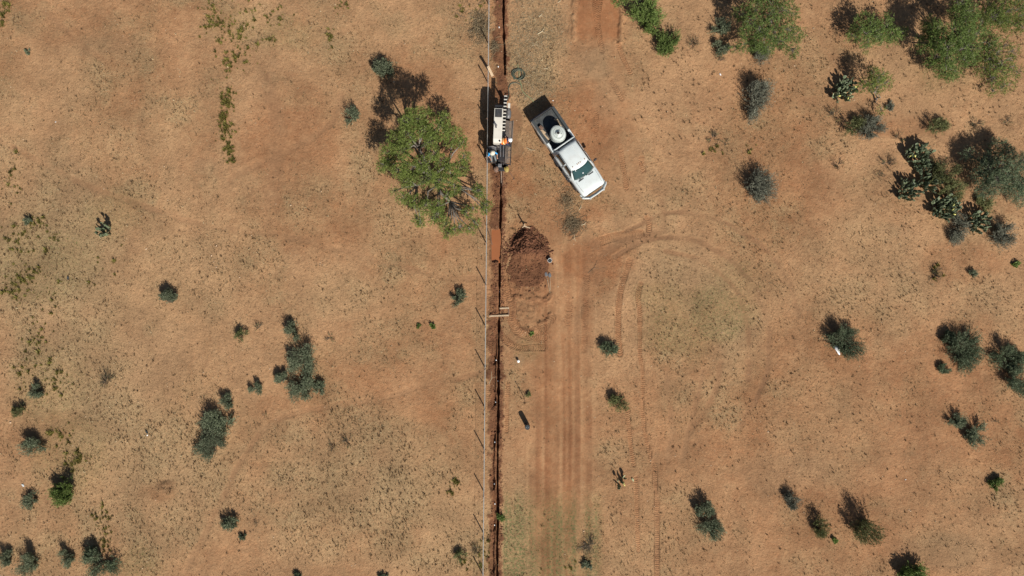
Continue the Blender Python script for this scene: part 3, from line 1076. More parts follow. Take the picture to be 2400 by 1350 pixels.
BUSHES = [
    # left half, top to bottom
    (902, 166, 54, 'sage', "dark sage bush half covered by the big tree's shadow", 1.0),
    (823, 270, 44, 'sage', "small round sage bush left of the big tree's shadow", .95),
    (68, 519, 24, 'sage', "tiny blue-grey sage bush near the left edge beside yellow weeds", .9),
    (394, 710, 52, 'sage', "solitary round sage bush standing alone on open ground, left of the paired bushes", .9),
    (566, 786, 34, 'olive', "thin light-green bush with a brown shadow, left of the sage thicket", .9),
    (603, 770, 28, 'twig', "sparse brown twiggy bush between the thin green bush and the sage thicket", .8),
    (685, 778, 46, 'sage', "sage bush at the top of the left sage thicket", 1.0),
    (709, 838, 80, 'sage', "broad sage bush in the upper middle of the left thicket", .8),
    (667, 893, 44, 'sage', "sage bush on the left flank of the left thicket", .85),
    (702, 904, 72, 'sage', "broad pale-tipped sage bush at the lower end of the left thicket", .75),
    (746, 906, 38, 'sage', "small sage bush at the right foot of the left thicket", .85),
    (776, 790, 26, 'twig', "sparse twiggy bush right of the left thicket's top", .7),
    (599, 911, 31, 'sage', "small sage bush midway between the two left thickets", .95),
    (529, 944, 42, 'sage', "sage bush just above the lower left thicket", .85),
    (482, 986, 60, 'sage', "upper left bush of the lower left thicket", .85),
    (523, 1000, 54, 'sage', "upper right bush of the lower left thicket", .85),
    (498, 1048, 80, 'sage', "largest bush, at the foot of the lower left thicket", .75),
    (622, 974, 15, 'twig', "tiny twig plant on bare red soil right of the lower left thicket", .9),
    (85, 917, 36, 'sage', "dark sage bush near the left edge, above the yellow-footed bush", 1.0),
    (46, 965, 34, 'olive', "thin bush with yellow-green foot near the left edge", 1.0),
    (76, 1048, 52, 'sage', "pale-footed sage bush at the left edge above the round green bush", 1.0),
    (147, 1153, 60, 'green', "round bright-green bush with a long shadow, lower left", 1.25),
    (68, 1174, 36, 'sage', "small grey sage bush left of the round bright-green bush", .9),
    (243, 890, 46, 'twig', "sparse green-brown bush on dry grass at left", .8),
    (536, 1224, 40, 'sage', "narrow upright sage bush in the lower left quarter", 1.0),
    (570, 1260, 21, 'sage', "small sage bush at the foot of the narrow upright one", .9),
    (601, 1227, 18, 'twig', "tiny twig plant right of the narrow upright sage bush", .8),
    (10, 1310, 42, 'sage', "sage bush cut by the left edge at the bottom left corner", .95),
    (60, 1322, 58, 'sage', "tall dark sage bush second from the left along the bottom edge", 1.0),
    (155, 1308, 44, 'sage', "compact sage bush third from the left along the bottom edge", .95),
    (232, 1322, 74, 'darksage', "broad dark-green bush fourth from the left along the bottom edge", .8),
    (1076, 697, 38, 'sage', "sage bush left of the fence, below the big tree", .95),
    (980, 764, 12, 'green', "tiny green seedling, left one of two below the big tree", .9),
    (1014, 763, 15, 'green', "tiny green seedling, right one of two below the big tree", .9),
    (778, 1048, 26, 'twig', "narrow brown twiggy bush in the dry grass patch, left one of two", 1.1),
    (814, 1037, 30, 'twig', "wider twiggy bush in the dry grass patch, right one of two", .9),
    (697, 1352, 20, 'darksage', "dark bush cut by the bottom edge, left of the middle", 1.0),
    (898, 1354, 22, 'darksage', "dark bush cut by the bottom edge, nearer the fence", 1.0),
    (1079, 1303, 32, 'olive', "thin green-brown bush beside the fence at the bottom", .8),
    (1118, 1290, 34, 'twig', "sparse weedy bush against the fence at the bottom", .7),
    # middle and right, bottom to top
    (1427, 822, 44, 'darksage', "small dark sage bush between the lane and the twin track prints", .9),
    (1451, 944, 48, 'olive', "light olive bush with dark centre at the head of a tread print", .85),
    (1650, 1190, 54, 'sage', "upper bush of the touching pair at lower right", .9),
    (1667, 1240, 58, 'sage', "lower, rounder bush of the touching pair at lower right", .85),
    (1860, 1172, 44, 'sagegrey', "spiky grey bush right of the touching pair", .9),
    (1922, 1236, 50, 'olive', "airy olive bush with a twiggy shadow, left of the larger one", 1.1),
    (1958, 1266, 16, 'green', "tiny green plant at the foot of the airy olive bush", .9),
    (2036, 1236, 76, 'olive', "large yellow-olive bush with a long twiggy shadow, lower right", 1.15),
    (2138, 1343, 56, 'green', "green bush cut by the bottom edge at right", 1.1),
    (2337, 1137, 32, 'green', "small green bush near the right edge, lower right", 1.0),
    (2243, 985, 44, 'sage', "smaller, upper bush of the pair near the right edge", .85),
    (2289, 1021, 56, 'sage', "larger, lower bush of the pair near the right edge", .85),
    (2333, 990, 17, 'twig', "tiny brown twig plant right of the pair near the right edge", .8),
    (1985, 803, 82, 'darksage', "large dark-green bush with a white bag at its foot", .8),
    (2266, 822, 92, 'darksage', "broad dark-green bush in the right group, beside two small ones", .75),
    (2222, 797, 40, 'darksage', "small bush touching the broad dark-green bush's upper left", .9),
    (2214, 863, 30, 'darksage', "small bush below left of the broad dark-green bush", .85),
    (2365, 835, 72, 'darksage', "upper bush of the clump at the right edge", .85),
    (2385, 890, 70, 'darksage', "lower bush of the clump cut by the right edge", .85),
    (2280, 642, 22, 'sage', "tiny blue-green bush on reddish ground at right", .9),
    (2192, 644, 42, 'twig', "sparse yellow-brown twiggy bush below the cactus group", .8),
    (2384, 620, 17, 'green', "tiny green plant at the right edge below the sage tree", .9),
    (1783, 232, 94, 'sagegrey', "large grey sage bush, darker on top, right of centre near the top", .85),
    (1776, 430, 88, 'sagegrey', "large spiky grey sage bush standing alone below its grey twin", .8),
    (1518, 36, 84, 'green', "bright green bush at the top edge beside the graded red patch", .95),
    (1566, 98, 60, 'green', "bright green wedge-shaped bush below the one at the top edge", .9),
    (1690, 112, 40, 'sage', "small sage bush left of the round green tree", .9),
    (1690, 62, 48, 'sage', "sage bush in the shade of the round green tree", .8),
    (1686, 140, 26, 'twig', "dark little twiggy bush under the small sage bush, left of the green tree", .8),
    (1793, 132, 62, 'sagegrey', "grey sage bush at the foot of the round green tree", .75),
    (1628, 98, 36, 'twig', "bare dead twiggy bush between the green wedge bush and the sage bushes", .8),
    (2198, 298, 50, 'olive', "round grey-green bush standing alone above the cactus group", .85),
    (2290, 288, 34, 'twig', "low dark twiggy bush near the right edge, above the sage tree", .6),
    (2363, 288, 28, 'twig', "thin twiggy bush at the right edge, above the sage tree", .7),
    (2047, 300, 66, 'sagegrey', "silver-grey bush beside a yellow-green one, below the prickly pear", .85),
    (2003, 297, 48, 'olive', "yellow-green bush left of the silver-grey one", .95),
    (1700, 330, 20, 'twig', "tiny twig plant left of the large grey sage bushes", .6),
    (2214, 402, 70, 'olive', "olive bush wedged between prickly pears and the sage tree", .9),
    (2232, 448, 62, 'olive', "yellow-olive bush below the wedged olive bush", .8),
    (2250, 534, 62, 'sagegrey', "grey bush at the foot of the lowest prickly pear group", .8),
    (2356, 548, 62, 'sagegrey', "grey bush right of the lowest prickly pear, near the right edge", .85),
    (2310, 480, 50, 'olive', "thin olive bush between the sage tree and the lowest prickly pear", .6),
    (2083, 382, 40, 'twig', "sparse brown twiggy bush left of the dark prickly pears", .8),
    (1966, 384, 32, 'twig', "small sparse twiggy bush with a green foot, on open ground at right", .8),
    (2062, 412, 24, 'twig', "tiny twiggy bush below the sparse brown one", .7),
    (2110, 320, 30, 'twig', "reddish twiggy bush touching the upper prickly pear", .9),
    (2086, 248, 24, 'sagegrey', "small grey bush right of the little green tree's foot", .8),
    (1960, 268, 40, 'twig', "brown twiggy bush below the flowering prickly pear", .9),
    (1376, 1327, 28, 'sage', "small dark plant beside the lane at the bottom edge", .6),
    (1383, 1280, 54, 'twig', "flattened dead grey twiggy bush beside the lane near the bottom", .4),
    (1672, 322, 34, 'twig', "low sparse yellow-brown bush on open ground above the grey twin bushes", .5),
    (1448, 1015, 12, 'twig', "tiny twig plant left of a tread print", .7),
    (1245, 782, 12, 'green', "tiny green seedling in the churned tracks below the soil heap", .8),
    (1174, 1212, 18, 'green', "small green weed hanging over the trench near the bottom", .8),
    (65, 120, 16, 'sage', "tiny grey-green plant alone in the top left corner area", .6),
    (1237, 926, 17, 'olive', "tiny weed at the foot of the slim stake", .7),
]
for px, py, d, kind, label, hs in BUSHES:
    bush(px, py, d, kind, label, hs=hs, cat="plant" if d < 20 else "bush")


# ------------------------------------------------------------------ trees: trunk, limbs, crown
def tree(name, label, basepx, clusters, mat, seed, leaf=(.085, .030), dens=520, trunk_r=.13, droop=.1, shrink=.86, cat="tree", barkm='bark', hubs=5):
    """clusters: (px, py, radius_px, height) of leafy clumps as they stand in the crown"""
    r = np.random.default_rng(seed)
    base = W(*basepx)
    base.z = gz(base.x, base.y) - .05
    root = empty(name, base)
    tag(root, label, cat)
    b = np.array(base)
    C = np.array([np.array(W(px, py, h)) - b for px, py, rr, h in clusters])
    Rc = np.array([rr / PPM * shrink for _, _, rr, _ in clusters])
    # limb hubs: greedy spread of directions
    hub_idx = [int(np.argmax(np.linalg.norm(C[:, :2], axis=1)))]
    while len(hub_idx) < min(hubs, len(C)):
        dmin = np.min([np.linalg.norm(C - C[i], axis=1) for i in hub_idx], axis=0)
        hub_idx.append(int(np.argmax(dmin)))
    hubs_p = C[hub_idx] * np.array([.5, .5, .55])
    mb = MB()
    fork = np.array([r.normal(0, .08), r.normal(0, .08), .35])
    mb.tube([(0, 0, -.1), fork * .5 + r.normal(0, .02, 3), fork], [trunk_r * 1.35, trunk_r * 1.05, trunk_r], 9)
    trunk = mb.build("trunk", M[barkm], root, smooth=True)
    mb = MB()
    for hp in hubs_p:
        m1 = fork * .45 + hp * .55 + r.normal(0, .12, 3)
        mb.tube([fork * .9, m1, hp], [trunk_r * .72, trunk_r * .5, trunk_r * .36], 7)
    twA, twB, twM, twr = [], [], [], []
    ends = []
    for c, rc in zip(C, Rc):
        k = int(np.argmin(np.linalg.norm(hubs_p - c * .6, axis=1)))
        hp = hubs_p[k]
        m1 = (hp + c) * .5 + r.normal(0, .16, 3)
        e = c - np.array([0, 0, rc * .12])
        mb.tube([hp, m1, e], [trunk_r * .34, trunk_r * .24, trunk_r * .13], 6)
        for _ in range(9):
            dd = r.normal(0, 1, 3)
            dd[2] = abs(dd[2]) * .6
            dd /= np.linalg.norm(dd)
            tip = c + dd * rc * r.uniform(.5, .95)
            twA.append(m1 * .3 + e * .7)
            twB.append(tip)
            twM.append((e + tip) * .5 + r.normal(0, .07, 3))
    limbs = mb.build("limbs", M[barkm], root, smooth=True)
    twA, twB, twM = map(np.array, (twA, twB, twM))
    V, F = stem_tris(twA, twB, np.full(len(twA), .022), np.full(len(twA), .006), twM)
    link("twigs", np_mesh("twigs", V, F, M[barkm]), root)["kind"] = "stuff"
    # leaf sprays
    VV, FF, vv = [], [], []
    o = 0
    for c, rc in zip(C, Rc):
        ns = max(6, int(dens * rc ** 1.9 / 1.15))
        dd = r.normal(0, 1, (ns, 3))
        dd /= np.linalg.norm(dd, axis=1, keepdims=True)
        rad = rc * r.uniform(.25, 1.0, ns) ** .55 * (1 + r.normal(0, .16, ns))
        pos = c + dd * rad[:, None] * np.array([1, 1, .62])
        dirs = dd * np.array([1, 1, .5]) + r.normal(0, .5, (ns, 3)) + np.array([0, 0, .15 - droop])
        dirs /= np.linalg.norm(dirs, axis=1, keepdims=True)
        per = 11
        sl = r.uniform(.12, .28, ns)
        t = r.uniform(0, 1, (ns, per))
        P = pos[:, None] + dirs[:, None] * (t * sl[:, None])[..., None] - np.array([0, 0, 1.0]) * (t ** 2 * .08)[..., None] + r.normal(0, .018, (ns, per, 3))
        Dl = dirs[:, None] * .8 + r.normal(0, .7, (ns, per, 3))
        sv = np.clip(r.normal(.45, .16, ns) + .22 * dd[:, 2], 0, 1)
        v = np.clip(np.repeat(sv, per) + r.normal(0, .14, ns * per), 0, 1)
        n = ns * per
        V, F, v4 = leaf_quads(P.reshape(-1, 3), Dl.reshape(-1, 3), leaf[0] * r.uniform(.6, 1.3, n), leaf[1] * r.uniform(.6, 1.4, n), r, v)
        V[:, 2] = np.maximum(V[:, 2], .03)
        VV.append(V)
        FF.append(F + o)
        vv.append(v4)
        o += len(V)
    link("crown", np_mesh("crown", np.concatenate(VV), np.concatenate(FF), M[mat], {"v": np.concatenate(vv)}), root)
    return root


def ring_clusters(cx, cy, rx, ry, n, h0, h1, seed, rr=(18, 30)):
    r = random.Random(seed)
    out = []
    for i in range(n):
        a = i * 2.399 + r.uniform(-.3, .3)
        d = math.sqrt((i + .5) / n)
        out.append((cx + math.cos(a) * rx * d * r.uniform(.85, 1.1), cy + math.sin(a) * ry * d * r.uniform(.85, 1.1), r.uniform(*rr), h0 + (h1 - h0) * (1 - d ** 1.6) * r.uniform(.8, 1.1)))
    return out


big = [(390, 480, 80), (330, 500, 50), (460, 465, 50), (570, 485, 48), (330, 590, 66), (255, 620, 70), (195, 715, 66), (165, 800, 50), (440, 560, 60), (540, 560, 72), (640, 605, 75), (700, 645, 40),
       (300, 700, 62), (350, 820, 80), (265, 830, 58), (500, 720, 56), (560, 765, 56), (450, 870, 75), (330, 900, 58), (540, 900, 66), (620, 850, 70), (690, 815, 60), (715, 740, 46),
       (300, 1015, 55), (385, 1035, 62), (460, 1080, 70), (540, 1130, 62), (585, 1200, 62), (600, 1255, 44), (400, 1165, 46), (420, 1190, 34), (540, 1065, 46), (640, 950, 56), (600, 995, 40), (730, 1115, 46), (790, 1185, 42),
       (755, 1225, 42), (690, 1215, 36), (860, 1065, 46), (810, 965, 44), (775, 1085, 34), (650, 1235, 44), (850, 1095, 34), (210, 760, 50), (420, 780, 50), (490, 630, 50), (500, 1160, 40), (240, 970, 30), (830, 1000, 34)]
bigc = []
for i, (X, Y, rr) in enumerate(big):
    px, py = 840 + X / 2.873, 110 + Y / 2.873
    if Y > 950:
        rr *= .9
    if Y < 620:
        rr *= 1.14
    d = math.hypot((px - 985) / 1.0, (py - 300) / 1.25)
    h = max(1.5, 4.3 - 2.5 * d / 170 + .35 * math.sin(i * 2.3))
    if px < 925:
        h = min(h, 2.3)
    bigc.append((px, py, rr / 2.873, h))
tree("mesquite_tree", "big spreading green tree with bare grey limbs showing, left of the drill", (1008, 410), bigc, 'mesquite', 3, dens=820, trunk_r=.20, hubs=8, shrink=.80)

t2 = ring_clusters(1800, 52, 76, 66, 17, 1.5, 2.9, 4) + [(1858, 118, 20, 1.2), (1745, 105, 24, 1.4), (1722, 112, 12, .9), (1800, 112, 22, 1.3), (1790, -20, 34, 2.4), (1840, -10, 28, 2.0)]
tree("green_tree", "round bright-green tree at the top edge between sage bushes", (1792, 80), t2, 'green', 5, dens=560, trunk_r=.11, shrink=.74)
t3 = ring_clusters(2045, 70, 56, 30, 12, .9, 2.0, 6, (15, 25)) + [(2095, 85, 20, 1.2), (2115, 75, 16, 1.0), (2028, 112, 13, .7)]
tree("green_tree", "low wide green tree with grassy edge at the top right, left of the tallest tree", (2050, 85), t3, 'green', 7, dens=520, trunk_r=.08, shrink=.78)
t4 = ring_clusters(2235, 95, 78, 72, 22, 1.6, 3.6, 8, (20, 32)) + [(2215, 165, 26, 1.3), (2240, 170, 22, 1.2), (2270, 30, 30, 2.6), (2300, 55, 26, 2.0), (2250, 5, 26, 2.6), (2180, 150, 18, 1.0)]
tree("green_tree", "tallest green tree of the top right corner group", (2215, 125), t4, 'green', 9, dens=560, trunk_r=.15, hubs=6, shrink=.74)
t5 = ring_clusters(2340, 150, 42, 56, 13, .9, 2.2, 10, (14, 24)) + [(2375, 120, 18, 1.4), (2325, 215, 12, .6), (2350, 205, 14, .6), (2385, 170, 16, 1.0)]
tree("pale_tree", "airy pale grey-green tree at the right edge beside the tallest tree", (2315, 145), t5, 'mesquite', 11, dens=300, trunk_r=.07)
t6 = ring_clusters(2345, 28, 62, 36, 12, 1.2, 2.6, 12, (16, 28)) + [(2395, 60, 20, 1.4), (2395, -5, 26, 2.0)]
tree("pale_tree", "thin olive tree filling the top right corner", (2335, 50), t6, 'mesquite', 13, dens=420, trunk_r=.09)
t7 = ring_clusters(2350, 405, 66, 62, 17, .9, 2.5, 14, (17, 28)) + [(2395, 380, 26, 2.0), (2395, 430, 26, 1.8), (2270, 360, 16, .9), (2390, 470, 16, .8), (2300, 445, 14, .7)]
tree("sage_tree", "large dark sage-green tree at the right edge, right of the prickly pears", (2330, 400), t7, 'darksage', 15, leaf=(.085, .026), dens=640, trunk_r=.11)
t8 = ring_clusters(2052, 188, 28, 24, 9, 1.2, 2.4, 16, (11, 19)) + [(2020, 205, 13, 1.0), (2065, 258, 10, .6)]
tree("green_tree", "small feathery green tree with a leaning trunk beside the flowering prickly pear", (2050, 232), t8, 'mesquite', 17, dens=480, trunk_r=.06, hubs=3)
t9 = [(1452, -8, 22, 2.6), (1478, -25, 28, 3.0), (1500, -40, 30, 3.2), (1530, -30, 28, 2.8)]
tree("green_tree", "green tree just beyond the top edge whose shadow crosses the red patch", (1500, 5), t9, 'green', 19, dens=700, trunk_r=.09, hubs=3)

# ------------------------------------------------------------------ prickly pears: every pad its own piece
M['pad'] = simple("cactus_pad", (.11, .14, .075), .5, var=.3, scale=5, spec=.5, dirt_or_lit=(.30, .33, .20), dirt_or_lit_amt=.6, dscale=6)  # pale blotches brighten the pads in place of their lit, spiny rims
M['padpale'] = simple("cactus_pad_pale", (.40, .42, .24), .6, var=.2, scale=5)
M['flower'] = simple("cactus_flower", (.72, .66, .20), .6, var=.15, scale=8)


def pad_mesh(name, mat):
    mb = MB()
    prof = [(.02, 0), (.085, .06), (.125, .16), (.13, .24), (.10, .31), (.045, .345)]
    mb.lathe(prof, 10, sy=.17)
    bmesh.ops.recalc_face_normals(mb.bm, faces=mb.bm.faces[:])
    me = bpy.data.meshes.new(name)
    mb.bm.to_mesh(me)
    mb.bm.free()
    for p_ in me.polygons:
        p_.use_smooth = True
    me.materials.append(mat)
    return me


PAD, PADP, FLW = pad_mesh("pad", M['pad']), pad_mesh("pad_pale", M['padpale']), pad_mesh("flower", M['flower'])


def cactus(px, py, d, label, seed, n0=9, pale=0, flowers=0, ry=1.0):
    r = random.Random(seed)
    p = W(px, py, .4)
    p.z = gz(p.x, p.y) - .03
    root = empty("prickly_pear", p)
    tag(root, label, "cactus")
    Rm = d / 2 / PPM
    tops = []
    npad = 0

    def add(me, name, mat4):
        o = link(name, me, root)
        o.matrix_local = mat4
        return o
    for i in range(n0):
        a = i * 2.399 + r.uniform(-.4, .4)
        rr = Rm * .62 * math.sqrt((i + .3) / n0)
        pos = Vector((math.cos(a) * rr, math.sin(a) * rr * ry, -.02))
        lean = .15 + .5 * rr / max(Rm, .1)
        stack = [(pos, a, lean, 0)]
        while stack:
            q, aa, ln, lev = stack.pop()
            sc = (1.05 - .1 * lev) * r.uniform(.8, 1.15)
            rot = Matrix.Rotation(aa, 4, 'Z') @ Matrix.Rotation(ln, 4, 'Y') @ Matrix.Rotation(r.uniform(0, math.pi), 4, 'Z')
            m4 = Matrix.Translation(q) @ rot @ Matrix.Diagonal((sc, sc, sc, 1))
            me = PAD
            if pale and lev >= 1 and r.random() < (.6 if n0 < 6 else .2):
                me = PADP
                pale -= 1
            add(me, "pad", m4)
            npad += 1
            end = q + (rot @ Vector((0, 0, .31 * sc)))
            if lev < (1 if n0 < 6 else 2) and npad < 250:
                for _ in range(r.choice((1, 2, 2)) if lev == 0 else r.choice((1, 1, 2))):
                    stack.append((end + Vector((r.uniform(-.05, .05), r.uniform(-.05, .05), -.02)), aa + r.uniform(-1.0, 1.0), min(1.1, max(.05, ln + r.uniform(-.5, .4))), lev + 1))
            else:
                tops.append(end)
    for i in range(flowers):
        t = r.choice(tops)
        add(FLW, "flower", Matrix.Translation(t) @ Matrix.Rotation(r.uniform(0, 6), 4, 'Z') @ Matrix.Rotation(r.uniform(.2, 1.2), 4, 'Y') @ Matrix.Diagonal((.75, 1.6, .55, 1)))


cactus(1977, 213, 62, "prickly pear with pale yellow-white pads beside the little green tree", 1, 30, pale=16, flowers=3)
cactus(2155, 368, 78, "uppermost dark prickly pear of the right group, one yellow bloom", 2, 42, flowers=2)
cactus(2178, 424, 52, "narrow dark prickly pear in the middle of the right group", 3, 20)
cactus(2129, 446, 60, "leftmost dark prickly pear of the right group", 4, 26)
cactus(2218, 488, 84, "wide dark prickly pear at the bottom of the right group with a yellow bloom", 5, 44, pale=4, flowers=3, ry=.7)
cactus(2293, 520, 56, "rightmost dark prickly pear of the right group, beside grey bushes", 6, 24)
cactus(243, 541, 34, "small lone prickly pear in the left part of the plain", 7, 9)
cactus(1455, 1131, 32, "tiny prickly pear with white blotches right of the lane", 8, 4, pale=9, flowers=2)
# ------------------------------------------------------------------ made things: materials
DUST = (.30, .16, .085)
M['white'] = simple("white_paint", (.56, .60, .59), .38, var=.04, scale=2, dirt_or_lit=DUST, dirt_or_lit_amt=.16, spec=.5)
M['cream'] = simple("cream_paint", (.56, .53, .46), .5, var=.05, scale=3, dirt_or_lit=DUST, dirt_or_lit_amt=.12)
M['black'] = simple("black_paint", (.018, .018, .02), .5, var=.3, scale=5, dirt_or_lit=DUST, dirt_or_lit_amt=.12)
M['rubber'] = simple("rubber", (.022, .021, .02), .8, var=.3, scale=8, dirt_or_lit=DUST, dirt_or_lit_amt=.35)
M['grey'] = simple("grey_metal", (.16, .165, .17), .5, .3, var=.2, scale=6, dirt_or_lit=DUST, dirt_or_lit_amt=.25)
M['liner'] = simple("bed_liner", (.045, .05, .052), .8, var=.3, scale=7, dirt_or_lit=(.14, .12, .10), dirt_or_lit_amt=.45)
M['railcap'] = simple("bed_rail", (.045, .05, .05), .65, var=.15, scale=5)
M['steel'] = simple("galvanised_steel", (.34, .33, .30), .55, .1, var=.15, scale=8)
M['rust'] = simple("rusty_steel", (.17, .105, .075), .75, .2, var=.35, scale=12, dirt_or_lit=(.25, .12, .06), dirt_or_lit_amt=.5)
M['pipe'] = simple("drill_pipe_steel", (.28, .23, .19), .5, .5, var=.25, scale=10, dirt_or_lit=DUST, dirt_or_lit_amt=.4)
M['wood'] = simple("weathered_wood", (.42, .31, .20), .85, var=.3, scale=14, bump=.2)
M['tank'] = simple("tank_plastic", (.47, .51, .47), .6, var=.08, scale=3, dirt_or_lit=(.42, .40, .32), dirt_or_lit_amt=.25)
M['hose'] = simple("green_hose", (.065, .085, .06), .55, var=.2, scale=5, dirt_or_lit=DUST, dirt_or_lit_amt=.3)
M['hose2'] = simple("pale_green_hose", (.20, .24, .12), .55, var=.2, scale=5, dirt_or_lit=DUST, dirt_or_lit_amt=.3)
M['yellow'] = simple("yellow_paint", (.30, .22, .05), .6, var=.15, scale=6, dirt_or_lit=DUST, dirt_or_lit_amt=.3)
M['amber'] = simple("amber_lens", (.28, .10, .02), .3, var=.05)
M['drum'] = simple("dark_plastic", (.028, .040, .046), .45, var=.2, scale=5, dirt_or_lit=DUST, dirt_or_lit_amt=.12)
M['plastic'] = simple("white_plastic", (.82, .82, .80), .5, var=.06, scale=12)
M['bucket'] = simple("white_bucket", (.62, .64, .63), .5, var=.1, scale=9, dirt_or_lit=DUST, dirt_or_lit_amt=.3)
M['blue'] = simple("blue_cloth", (.035, .30, .62), .85, var=.2, scale=14, bump=.3)
M['navy'] = simple("navy_cloth", (.03, .035, .075), .9, var=.25, scale=14, bump=.3)
M['trouser'] = simple("grey_cloth", (.15, .17, .17), .9, var=.25, scale=14, bump=.3)
M['orange'] = simple("hi_vis_orange", (.88, .20, .02), .75, var=.08, scale=10)
M['stripe'] = simple("reflective_band", (.75, .68, .36), .4, var=.06)
M['skin'] = simple("skin", (.36, .19, .12), .6, var=.08, scale=20)
M['hair'] = simple("dark_hair", (.02, .015, .012), .7)
M['boot'] = simple("leather_boot", (.10, .062, .035), .7, var=.2)
M['hat'] = simple("straw_hat", (.62, .55, .42), .8, var=.15, scale=30, bump=.3)
M['lens'] = simple("headlamp_lens", (.55, .57, .58), .12, var=.03, spec=.6)


def glassmat(name, tint, rough=.04):
    m, nt, N, L, P = newmat(name)
    tc = N.new("ShaderNodeTexCoord")
    nz = N.new("ShaderNodeTexNoise")
    nz.inputs["Scale"].default_value = 3
    L.new(tc.outputs["Object"], nz.inputs["Vector"])
    L.new(mixc(N, L, nz.outputs["Fac"], tint, tuple(c * 1.8 for c in tint)), P.inputs["Base Color"])
    P.inputs["Roughness"].default_value = rough
    P.inputs["Specular IOR Level"].default_value = .7
    P.inputs["Coat Weight"].default_value = .5
    return m


M['glass'] = glassmat("tinted_glass", (.010, .032, .030))
M['darkglass'] = glassmat("side_glass", (.008, .010, .010))

# ------------------------------------------------------------------ fence: each post, each wire
PXY = [(1151, -372), (1150, -274), (1149, -176), (1148, -80), (1146, 12), (1145, 103), (1144, 195), (1143, 288), (1142, 381), (1141, 475), (1140, 571), (1139, 668), (1138, 765), (1137, 862), (1136, 955), (1135, 1053), (1134, 1152), (1133, 1249), (1132, 1347), (1131, 1445), (1130, 1543), (1129, 1641)]
FH = 1.33
f0 = G(*PXY[11])
fence = empty("wire_fence", f0)
tag(fence, "long wire fence on thin steel posts running top to bottom past the drill", "fence")
base = [G(*p) - f0 for p in PXY]
fdir = (base[-1] - base[0]).normalized()
post_me = None
for p in base:
    mb = MB()
    mb.lathe([(.034, -.35), (.034, FH), (.040, FH + .002), (.040, FH + .03), (.015, FH + .045)], 9)
    mb.box(.034, .045, -.012, .012, .10, FH - .01)
    if post_me is None:
        o = mb.build("post", M['rust'], fence)
        post_me = o.data
    else:
        mb.bm.free()
        o = link("post", post_me, fence)
    o.location = p
for k, hgt in enumerate((.14, .29, .45, .62, .79, .96, 1.13, 1.30)):
    mb = MB()
    rad = .008 if k == 7 else .004
    pts = []
    for a, b in zip(base[:-1], base[1:]):
        for t in (0, .5):
            q = a.lerp(b, t)
            pts.append((q.x + .032, q.y, q.z + hgt - (.02 if t else 0)))
    pts.append((base[-1].x + .032, base[-1].y, base[-1].z + hgt))
    mb.tube(pts, rad, 5)
    mb.build("wire", M['steel'], fence)

# two leaning boards by the drill's shadow
root = empty("leaning_boards", G(1154, 176))
tag(root, "pair of pale boards leaning against the fence above the drill's shadow", "boards")
for dx_, dy_ in ((0, 0), (-.07, -.05)):
    mb = MB()
    mb.bar((.06 + dx_, -.06 + dy_, -.05), (-.25 + dx_, .30 + dy_, 1.15), .10, .03)
    mb.build("board", M['wood'], root)

# ------------------------------------------------------------------ pickup
ang = math.atan2(-math.sin(R(55.5)), math.cos(R(55.5)))
tp = W(1271.4, 266.5, 1.15)
truck = empty("pickup_truck", (tp.x, tp.y, gz(tp.x + 1.5, tp.y - 2) - .0), ang)
tag(truck, "white crew-cab pickup truck with front brush guard, parked diagonally", "truck")


def ring_body(x, hw, zt, zb, rr=.16, crown=.03):
    pts = []
    for s in (1, -1):
        side = [(hw * .93, zb), (hw, zb + .12), (hw, zt - rr), (hw - rr * .3, zt - rr * .3), (hw - rr, zt)]
        seg = [(x, s * y, z) for y, z in side]
        pts.append(seg if s == 1 else seg[::-1])
    top = [(x, hw * .5, zt + crown), (x, 0, zt + crown * 1.35), (x, -hw * .5, zt + crown)]
    return pts[0] + top + pts[1]


mb = MB()
mb.loft([ring_body(*s) for s in ((2.70, .97, 1.17, .48), (3.4, .995, 1.18, .46), (4.7, .995, 1.19, .46), (5.15, .985, 1.21, .48), (5.5, .98, 1.215, .55), (6.0, .965, 1.185, .55), (6.3, .94, 1.14, .5), (6.46, .89, 1.07, .5), (6.53, .82, .95, .52))])
body = mb.build("body", M['white'], truck, smooth=False, bevel=0)
for p in body.data.polygons:
    p.use_smooth = True

GH = [(1.16, 5.40, 2.73, .93), (1.35, 5.20, 2.74, .90), (1.58, 4.93, 2.79, .83), (1.78, 4.70, 2.88, .745), (1.86, 4.56, 2.96, .69), (1.90, 4.40, 3.08, .60)]


def gh(z):
    zs = [g[0] for g in GH]
    return [float(np.interp(z, zs, [g[i] for g in GH])) for i in (1, 2, 3)]


def gh_ring(z):
    xf, xr, hw = gh(z)
    fr = [(xf - .20 * abs(t) ** 2.6, t * hw, z) for t in np.linspace(-1, 1, 11)]
    re = [(xr + .06 * abs(t) ** 4, t * hw, z) for t in np.linspace(1, -1, 9)]
    return fr + re


mb = MB()
mb.loft([gh_ring(z) for z in (1.16, 1.35, 1.58, 1.78, 1.86, 1.90)])
cab = mb.build("cab", M['white'], truck, smooth=True)


def patch(name, fn, nu, nv, mat, parent):
    V, F = [], []
    for i in range(nu):
        for j in range(nv):
            V.append(fn(i / (nu - 1), j / (nv - 1)))
    for i in range(nu - 1):
        for j in range(nv - 1):
            a = i * nv + j
            F.append((a, a + nv, a + nv + 1, a + 1))
    me = np_mesh(name, np.array(V), np.array(F), mat, smooth=True)
    o = link(name, me, parent)
    md = o.modifiers.new("thick", 'SOLIDIFY')
    md.thickness = .006
    md.offset = 0
    return o


def wscreen(u, v):
    z = 1.235 + v * .545
    xf, xr, hw = gh(z)
    t = (u * 2 - 1) * .90
    return (xf - .20 * abs(t) ** 2.6 + .012, t * hw, z + .012)


ws = patch("windscreen", wscreen, 13, 7, M['glass'], truck)


